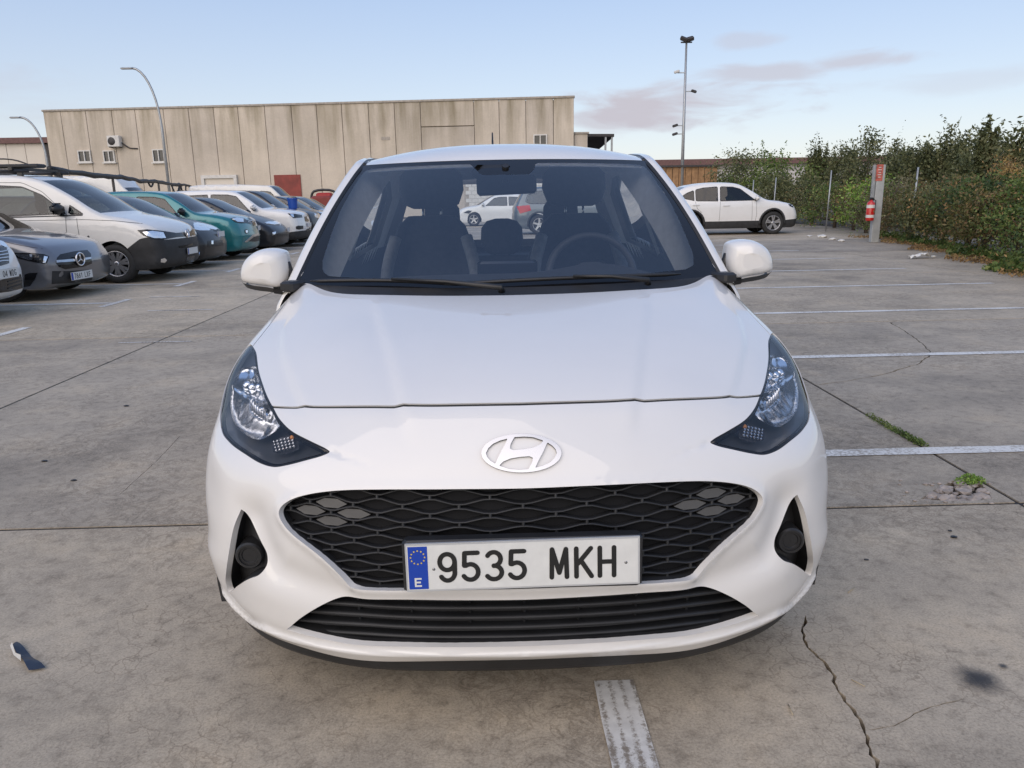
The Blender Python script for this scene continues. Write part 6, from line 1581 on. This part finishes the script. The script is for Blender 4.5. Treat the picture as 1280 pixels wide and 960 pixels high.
c3.patch('grille',z2([(1000,463),(1050,460),(1097,452),(1097,480),(1050,484),(1003,487)]),M['gloss_black'],.008)
bv = c3.ring(z2([(1062,466)])[0],.075,.010,M['chrome'],'badge',.03)
for L_ in ([(-.032,.062),(0,.008),(.032,.062)],[(-.060,.030),(-.026,-.058),(0,-.004),(.026,-.058),(.060,.030)]): MB().tube([(x_,0,z_) for x_,z_ in L_],.007,5).build('badge_letter',M['chrome'],bv)
c3.patch('intake_slot',z2([(1020,538),(1060,532),(1100,522),(1100,535),(1060,545),(1025,548)]),M['gloss_black'],.006)
c3.patch('lower_intake',z2([(1065,600),(1110,590),(1112,622),(1065,632)]),M['gloss_black'],.006)
c3.patch('fog_lamp',z2([(918,612),(940,606),(952,618),(940,632),(918,630)]),M['reflector'],.010,True,step=2)
c3.plate(z2([(1095,562)])[0],''); c3.mirrors(1.66,1.22,M['trim'],1.25)
for L_ in ([(1.60,1.15),(1.62,.62),(1.58,.34)],[(2.93,1.66),(2.94,.34)],[(1.60,1.15),(1.98,1.52),(2.30,1.67),(2.93,1.68)],[(.35,.97),(.80,1.03),(1.30,1.06),(2.9,1.06)]): c3.side_line(L_,.008)
c3.side_line([(1.62,.55),(4.2,.55)],.012,WARM,'side_rub')
for q in ([(1.33,1.13),(2.92,1.11)],): c3.side_line(q,.02,M['trim'],'window_seal')
(p_,n_) = c3.px_local([z2([(505,484)])[0]])[0]; MB().lathe([(.001,0),(.018,0),(.02,.006)],'x',12).build('badge_dot',M['trim'],c3.root,True,loc=tuple(p_+n_*.004))
for x in (-.62,.62): MB().tube([(x,2.25,1.86),(x,4.0,1.88)],.03,8).build('roof_rail',M['trim'],c3.root,True)
for y in (2.5,3.2,3.9): MB().box((0,y,1.90),(.70,.03,.025)).build('roof_bar',M['trim'],c3.root)
MB().box((-.45,3.05,1.945),(.13,.95,.032),bev=.02).build('rolled_tarp',M['trim_rough'],c3.root); MB().tube(catmull([(-.5,2.2,1.93),(-.5,2.55,2.05),(-.5,3.1,2.06),(-.5,4.0,2.05)],4),.012,7).build('rack_hoop',M['trim'],c3.root,True)
for x in (-.60,.60):
    for y in (2.4,3.2,3.95): MB().box((x,y,1.835),(.03,.04,.05)).build('rack_foot',M['trim'],c3.root)
# ---- 4 black small car
sil = prof(3.95,1.47,.17,(.24,.80),(1.02,1.00),1.78,(3.45,3.82,1.0),.80,nose=.50)
c4 = Car('hatchback_car','black small hatchback with large pale headlamp between van and teal crossover','car',-5.72,16.5,1,3.95,.85,1.47,sil,BLK,.95,.80,3.25,.305,side_windows((1.02,1.0),1.78,1.47,.95,(3.45,3.82),2.35))
c4.patch('headlamp',z3([(10,500),(45,484),(100,495),(165,545),(150,557),(70,557),(25,548)]),M['reflector'],.008,True)
c4.patch('grille',z3([(190,545),(245,538),(252,556),(195,562)]),M['trim'],.006); c4.patch('lower_intake',z3([(140,650),(270,640),(275,690),(140,700)]),M['trim'],.006); c4.patch('fog_lamp',z3([(168,648),(186,645),(186,675),(170,678)]),M['reflector'],.012,step=2)
c4.plate(z3([(252,590)])[0],''); c4.mirrors(1.22,1.0,BLK)
# ---- 5 teal crossover
sil = prof(4.11,1.58,.20,(.20,.93),(1.08,1.09),1.78,(3.70,4.0,1.06),.82,nose=.56)
c5 = Car('crossover_car','teal crossover with black wheel arch trim and silver bumper trim','car',-5.70,18.9,1,4.11,.88,1.58,sil,TEAL,1.02,.83,3.39,.335,side_windows((1.08,1.09),1.78,1.58,1.02,(3.7,4.0),2.45),clad=(0,np.array([(.60,.36),(4.05,.36),(4.05,.1),(.60,.1)])),arch_trim=True,spokes=5,style='twin')
c5.patch('headlamp',z3([(340,452),(375,440),(460,447),(492,470),(490,490),(440,492),(382,482)]),M['gloss_black'],.008,True); c5.patch('lamp_reflector',z3([(360,452),(400,444),(455,452),(455,482),(400,480)]),M['reflector'],.014,True)
c5.patch('grille',z3([(492,462),(545,452),(582,440),(592,470),(588,498),(540,503),(495,492)]),M['gloss_black'],.008); c5.patch('grille_bar',z3([(494,474),(590,458),(590,463),(494,480)]),M['satin'],.016,sub=False)
c5.patch('fog_lamp',z3([(468,550),(485,542),(500,556),(498,580),(480,586),(466,572)]),M['gloss_black'],.006,step=2); c5.patch('fog_lens',z3([(474,556),(486,551),(494,560),(490,576),(478,576)]),M['reflector'],.012,step=2)
c5.patch('lower_intake',z3([(490,650),(545,605),(625,590),(628,640),(560,655)]),M['trim'],.006); c5.patch('skid_trim',z3([(460,657),(500,625),(535,592),(622,575),(624,590),(545,612),(510,640),(485,660)]),M['satin'],.014,step=2)
c5.plate(z3([(590,533)])[0],''); c5.mirrors(1.32,1.1,M['trim'])
# ---- 6 black low hatchback
sil = prof(4.30,1.44,.16,(.26,.74),(1.05,.98),1.85,(3.7,4.15,1.0),.80,nose=.50)
c6 = Car('hatchback_car','black sloping hatchback with thin headlamps beside the teal crossover','car',-5.62,21.35,1,4.30,.885,1.44,sil,BLK,.94,.86,3.50,.32,side_windows((1.05,.98),1.85,1.44,.94,(3.7,4.15),2.5))
c6.patch('headlamp',z3([(640,487),(680,477),(760,480),(800,488),(790,499),(700,500)]),M['reflector'],.010,True); c6.patch('fog_lamp',z3([(713,572),(745,566),(742,582),(718,600)]),M['reflector'],.010,step=2)
c6.patch('lower_intake',z3([(745,600),(770,575),(870,565),(872,605),(760,612)]),M['trim'],.006); c6.plate(z3([(853,550)])[0],''); c6.mirrors(1.25,1.0,BLK)
# ---- 7 white crossover
sil = prof(4.43,1.65,.21,(.17,.98),(1.10,1.12),1.85,(4.0,4.3,1.10),.85,nose=.58)
c7 = Car('crossover_car','white crossover with dark grille and black sill cladding in the far row','car',-5.55,23.75,1,4.43,.93,1.65,sil,WHT,1.06,.87,3.57,.35,side_windows((1.1,1.12),1.85,1.65,1.06,(4.0,4.3),2.6),clad=(2,np.array([(-.1,.46),(0,.46),(.5,.40),(4.6,.40),(4.6,.1),(-.1,.1)])),arch_trim=True)
c7.patch('headlamp',z3([(850,405),(905,408),(975,418),(980,440),(900,446),(875,425)]),M['gloss_black'],.010,True); c7.patch('lamp_reflector',z3([(870,408),(900,412),(905,440),(885,432)]),M['reflector'],.018,True,step=2)
c7.patch('grille',z3([(998,435),(1035,420),(1052,425),(1058,465),(1030,478),(1005,475)]),M['gloss_black'],.010); c7.patch('fog_pocket',z3([(922,520),(945,512),(988,514),(988,540),(950,548),(925,543)]),M['trim'],.008); c7.patch('lower_intake',z3([(1015,545),(1078,525),(1080,545),(1020,565)]),M['trim'],.008)
c7.plate(z3([(1068,500)])[0],''); c7.mirrors(1.30,1.13,WHT)
# ---- 8.. dark cars further down the row
sil8 = prof(4.5,1.66,.20,(.22,.96),(1.12,1.10),1.85,(4.05,4.35,1.1),.85,nose=.58)
c8 = Car('suv_car','black crossover right behind the white one in the far row','car',-5.70,26.2,1,4.5,.92,1.66,sil8,BLK,1.05,.88,3.58,.35,side_windows((1.12,1.1),1.85,1.66,1.05,(4.05,4.35),2.6),detail=False)
c8.patch('headlamp',z3([(1085,405),(1120,410),(1140,430),(1130,450),(1100,440)]),M['reflector'],.010,True,step=2); c8.mirrors(1.3,1.12,BLK)
sil9 = prof(4.3,1.50,.18,(.22,.82),(1.08,1.0),1.8,(3.7,4.15,1.0),.82)
c9 = Car('hatchback_car','navy hatchback parked beyond the black crossover','car',-5.55,28.7,1,4.3,.89,1.50,sil9,NAVY,.96,.85,3.48,.32,side_windows((1.08,1.0),1.8,1.5,.96,(3.7,4.15),2.5),detail=False); c9.mirrors(1.25,1.02,NAVY)
c9.patch('headlamp',[(398,262),(403,261),(404,266),(400,267)],M['reflector'],.010,True,step=2)
c10 = Car('hatchback_car','silver-grey hatchback at the far end of the row','car',-5.6,31.2,1,4.3,.89,1.52,sil9,DGR,.96,.85,3.48,.32,side_windows((1.08,1.0),1.8,1.5,.96,(3.7,4.15),2.5),detail=False); c10.mirrors(1.25,1.02,DGR)
c11 = Car('hatchback_car','lime green small car far behind the row in front of the red loader','car',-7.6,40.5,1,3.7,.82,1.46,prof(3.7,1.46,.18,(.22,.82),(.98,1.0),1.6,(3.3,3.6,1.0),.8),LIME,.96,.72,3.1,.30,side_windows((.98,1.0),1.6,1.46,.96,(3.3,3.6),2.2),detail=False)
# second row behind
c12 = Car('estate_car','black estate car in the second row behind the van','car',-9.9,19.4,-1,4.6,.90,1.52,prof(4.6,1.52,.18,(.22,.85),(1.1,1.02),1.85,(4.2,4.5,1.0),.85),BLK,.97,.9,3.7,.33,side_windows((1.1,1.02),1.85,1.52,.97,(4.2,4.5),2.6),detail=False)
c12.root.location.x = -14.6
def van_sil(L,H): return [(.14,.24,.06,0,0,'bumper'),(.02,.34,.12,0,0,'bumper'),(0,.60,.15,0,0,'bumper'),(.05,.85,.15,0,0,'bumper'),(.20,1.05,.14,0,.01,'bonnet'),(.60,1.22,.12,0,.02,'bonnet'),(.85,1.30,.08,.12,.02,'windscreen'),(1.25,1.68,.07,.12,.01,'windscreen'),(1.62,2.00 if H>2.2 else H-.1,.08,.10,.02,'roof'),(2.0,H-.06,.10,.02,.02,'roof'),(3.2,H,.10,0,.02,'roof'),(L-.3,H-.02,.10,0,.02,'roof'),(L-.06,H-.10,.10,0,.02,'tail'),(L-.02,1.2,.10,0,0,'tail'),(L,.6,.12,0,0,'tail'),(L-.05,.32,.10,0,0,'tail'),(L-.14,.24,.05,0,0,'tail')]
def big_van(label,X0,Yc,L,H):
    w_ = [('front_side_window',np.array([(1.18,1.33),(1.60,1.76),(2.05,1.80),(2.08,1.30)]))]
    c = Car('van',label,'van',X0,Yc,1,L,1.0,H,van_sil(L,H),WARM,1.25,.95,L-1.15,.34,w_,roofw=.86,rimmat=M['dark_alloy'],detail=False); c.mirrors(1.15,1.40,M['trim'],1.5); return c
big_van('white panel van behind the shade net, nearer the delivery van',-15.35,32.2,5.2,2.42); big_van('white panel van behind the shade net, nearer the street lamp',-13.95,34.8,5.2,2.5); big_van('long white van with its roof showing above the far car row',-8.5,37.2,5.4,2.10)
# red loader
rl = thing('red_loader','small red loader with a black roll bar in front of the hall','loader',(float(at_dist(405,245,46)[0]),46,0))
MB().box((0,0,1.05),(.62,.9,.55),bev=.12).build('body',M['rust_red'],rl); MB().tube(catmull([(-.72,0,.7),(-.72,0,1.6),(-.55,0,1.86),(.55,0,1.86),(.72,0,1.6),(.72,0,.7)],4),.07,8).build('roll_bar',M['trim'],rl,True); MB().box((0,.2,1.62),(.45,.3,.16),bev=.08).build('seat_back',plain('loader_red',(.36,.03,.03),.4),rl)
for x in (-.6,.6):
    for y in (-.6,.6): wheel(rl,(x,y,.34),.34,.22,1 if x>0 else -1,M['trim'])
# blue crate on the black crossover's bonnet
bc = at_dist(364,262,25.35); hit = c8.bvh.ray_cast(c8.inv@Vector((bc[0],bc[1]+.25,4)),Vector((0,0,-1)))
cz_ = hit[0].z if hit[0] is not None else .98
bcr = thing('blue_crate','blue plastic tub standing on the bonnet of the black crossover','tub',(bc[0],bc[1]+.25,cz_)); BLU = plain('blue_plastic',(.012,.07,.36),.4,var=.12)
MB().lathe([(.001,.015),(.13,.015),(.13,0),(.15,.30),(.172,.30),(.172,.34),(.158,.34),(.14,.03),(.001,.03)],'z',20).build('tub',BLU,bcr,True,sharp=40)
MB().tube([(-.16,0,.33),(-.1,-.05,.38),(.1,-.05,.38),(.16,0,.33)],.008,6).build('handle',M['trim'],bcr,True)
# ---- right: white crossover parked nose to the hedge
sil = prof(4.50,1.65,.21,(.20,.92),(1.15,1.10),2.0,(3.75,4.36,1.16),.88,nose=.60)
sil = [((q[0],q[1]-.035*max(0,(q[0]-2.6))**1.3,*q[2:]) if q[5]=='roof' or q[5]=='rear_window' else q) for q in sil]
wT = [('front_side_window',np.array([(1.52,1.085),(1.98,1.44),(2.22,1.505),(2.62,1.52),(2.64,1.075)])),('rear_side_window',np.array([(2.72,1.075),(2.71,1.52),(3.15,1.495),(3.42,1.44),(3.42,1.09)])),('quarter_window',np.array([(3.48,1.10),(3.48,1.42),(3.72,1.33),(3.92,1.20)]))]
cT = Car('crossover_car','white crossover with black cladding parked nose to the hedge','car',9.93,25.95,1,4.50,.93,1.65,sil,WHT,1.07,.90,3.58,.36,wT,clad=(2,np.array([(-.1,.48),(0,.48),(.5,.44),(4.6,.44),(4.6,.1),(-.1,.1)])),arch_trim=True,spokes=5,style='twin',glassmat=glass('crossover_glass',(.26,.30,.30),1.6))
zT = CR(830,140,5.333)
cT.patch('headlamp',zT([(828,615),(870,620),(882,640),(860,638),(838,628)]),M['gloss_black'],.010,step=2); cT.mirrors(1.48,1.13,WHT)
for L_ in ([(1.62,1.08),(1.60,.45)],[(2.64,1.07),(2.66,.45)],[(3.45,1.08),(3.38,.85),(3.22,.72)]): cT.side_line(L_,.008)
for y_,z_ in ((2.45,.93),(3.42,.96)): 
    for sg in (1,-1): MB().box((sg*(float(cT.hw(np.array(y_),np.array(z_)))+.012),y_,z_),(.014,.11,.016),bev=.008).build('door_handle',WHT,cT.root)
# ---- seen through the rear window
sil = prof(4.55,1.66,.21,(.20,.98),(1.12,1.12),1.9,(4.1,4.42,1.12),.90)
cS = Car('suv_car','dark grey-blue crossover with red tail lamp seen through the rear window','car',5.25,28.6,1,4.55,.93,1.66,sil,DGR,1.06,.88,3.6,.35,side_windows((1.12,1.12),1.9,1.66,1.06,(4.1,4.42),2.65),detail=False,arch_trim=True)
cS.patch('tail_lamp',[(646,258),(662,256.5),(664,263),(650,267)],M['red_lens'],.02,True,step=2)
sil = prof(4.2,1.47,.18,(.22,.82),(1.08,.98),1.85,(3.6,4.05,1.0),.82)
cW_ = Car('hatchback_car','white hatchback far away seen through the rear window','car',-1.75,38.5,-1,4.2,.89,1.47,sil,WHT,.94,.85,3.42,.32,side_windows((1.08,.98),1.85,1.47,.94,(3.6,4.05),2.5),detail=False); cW_.mirrors(1.3,1.0,WHT)
cW_.patch('headlamp',[(579,266),(585,263),(590,263.5),(586,267)],M['trim'],.012,True,step=2)
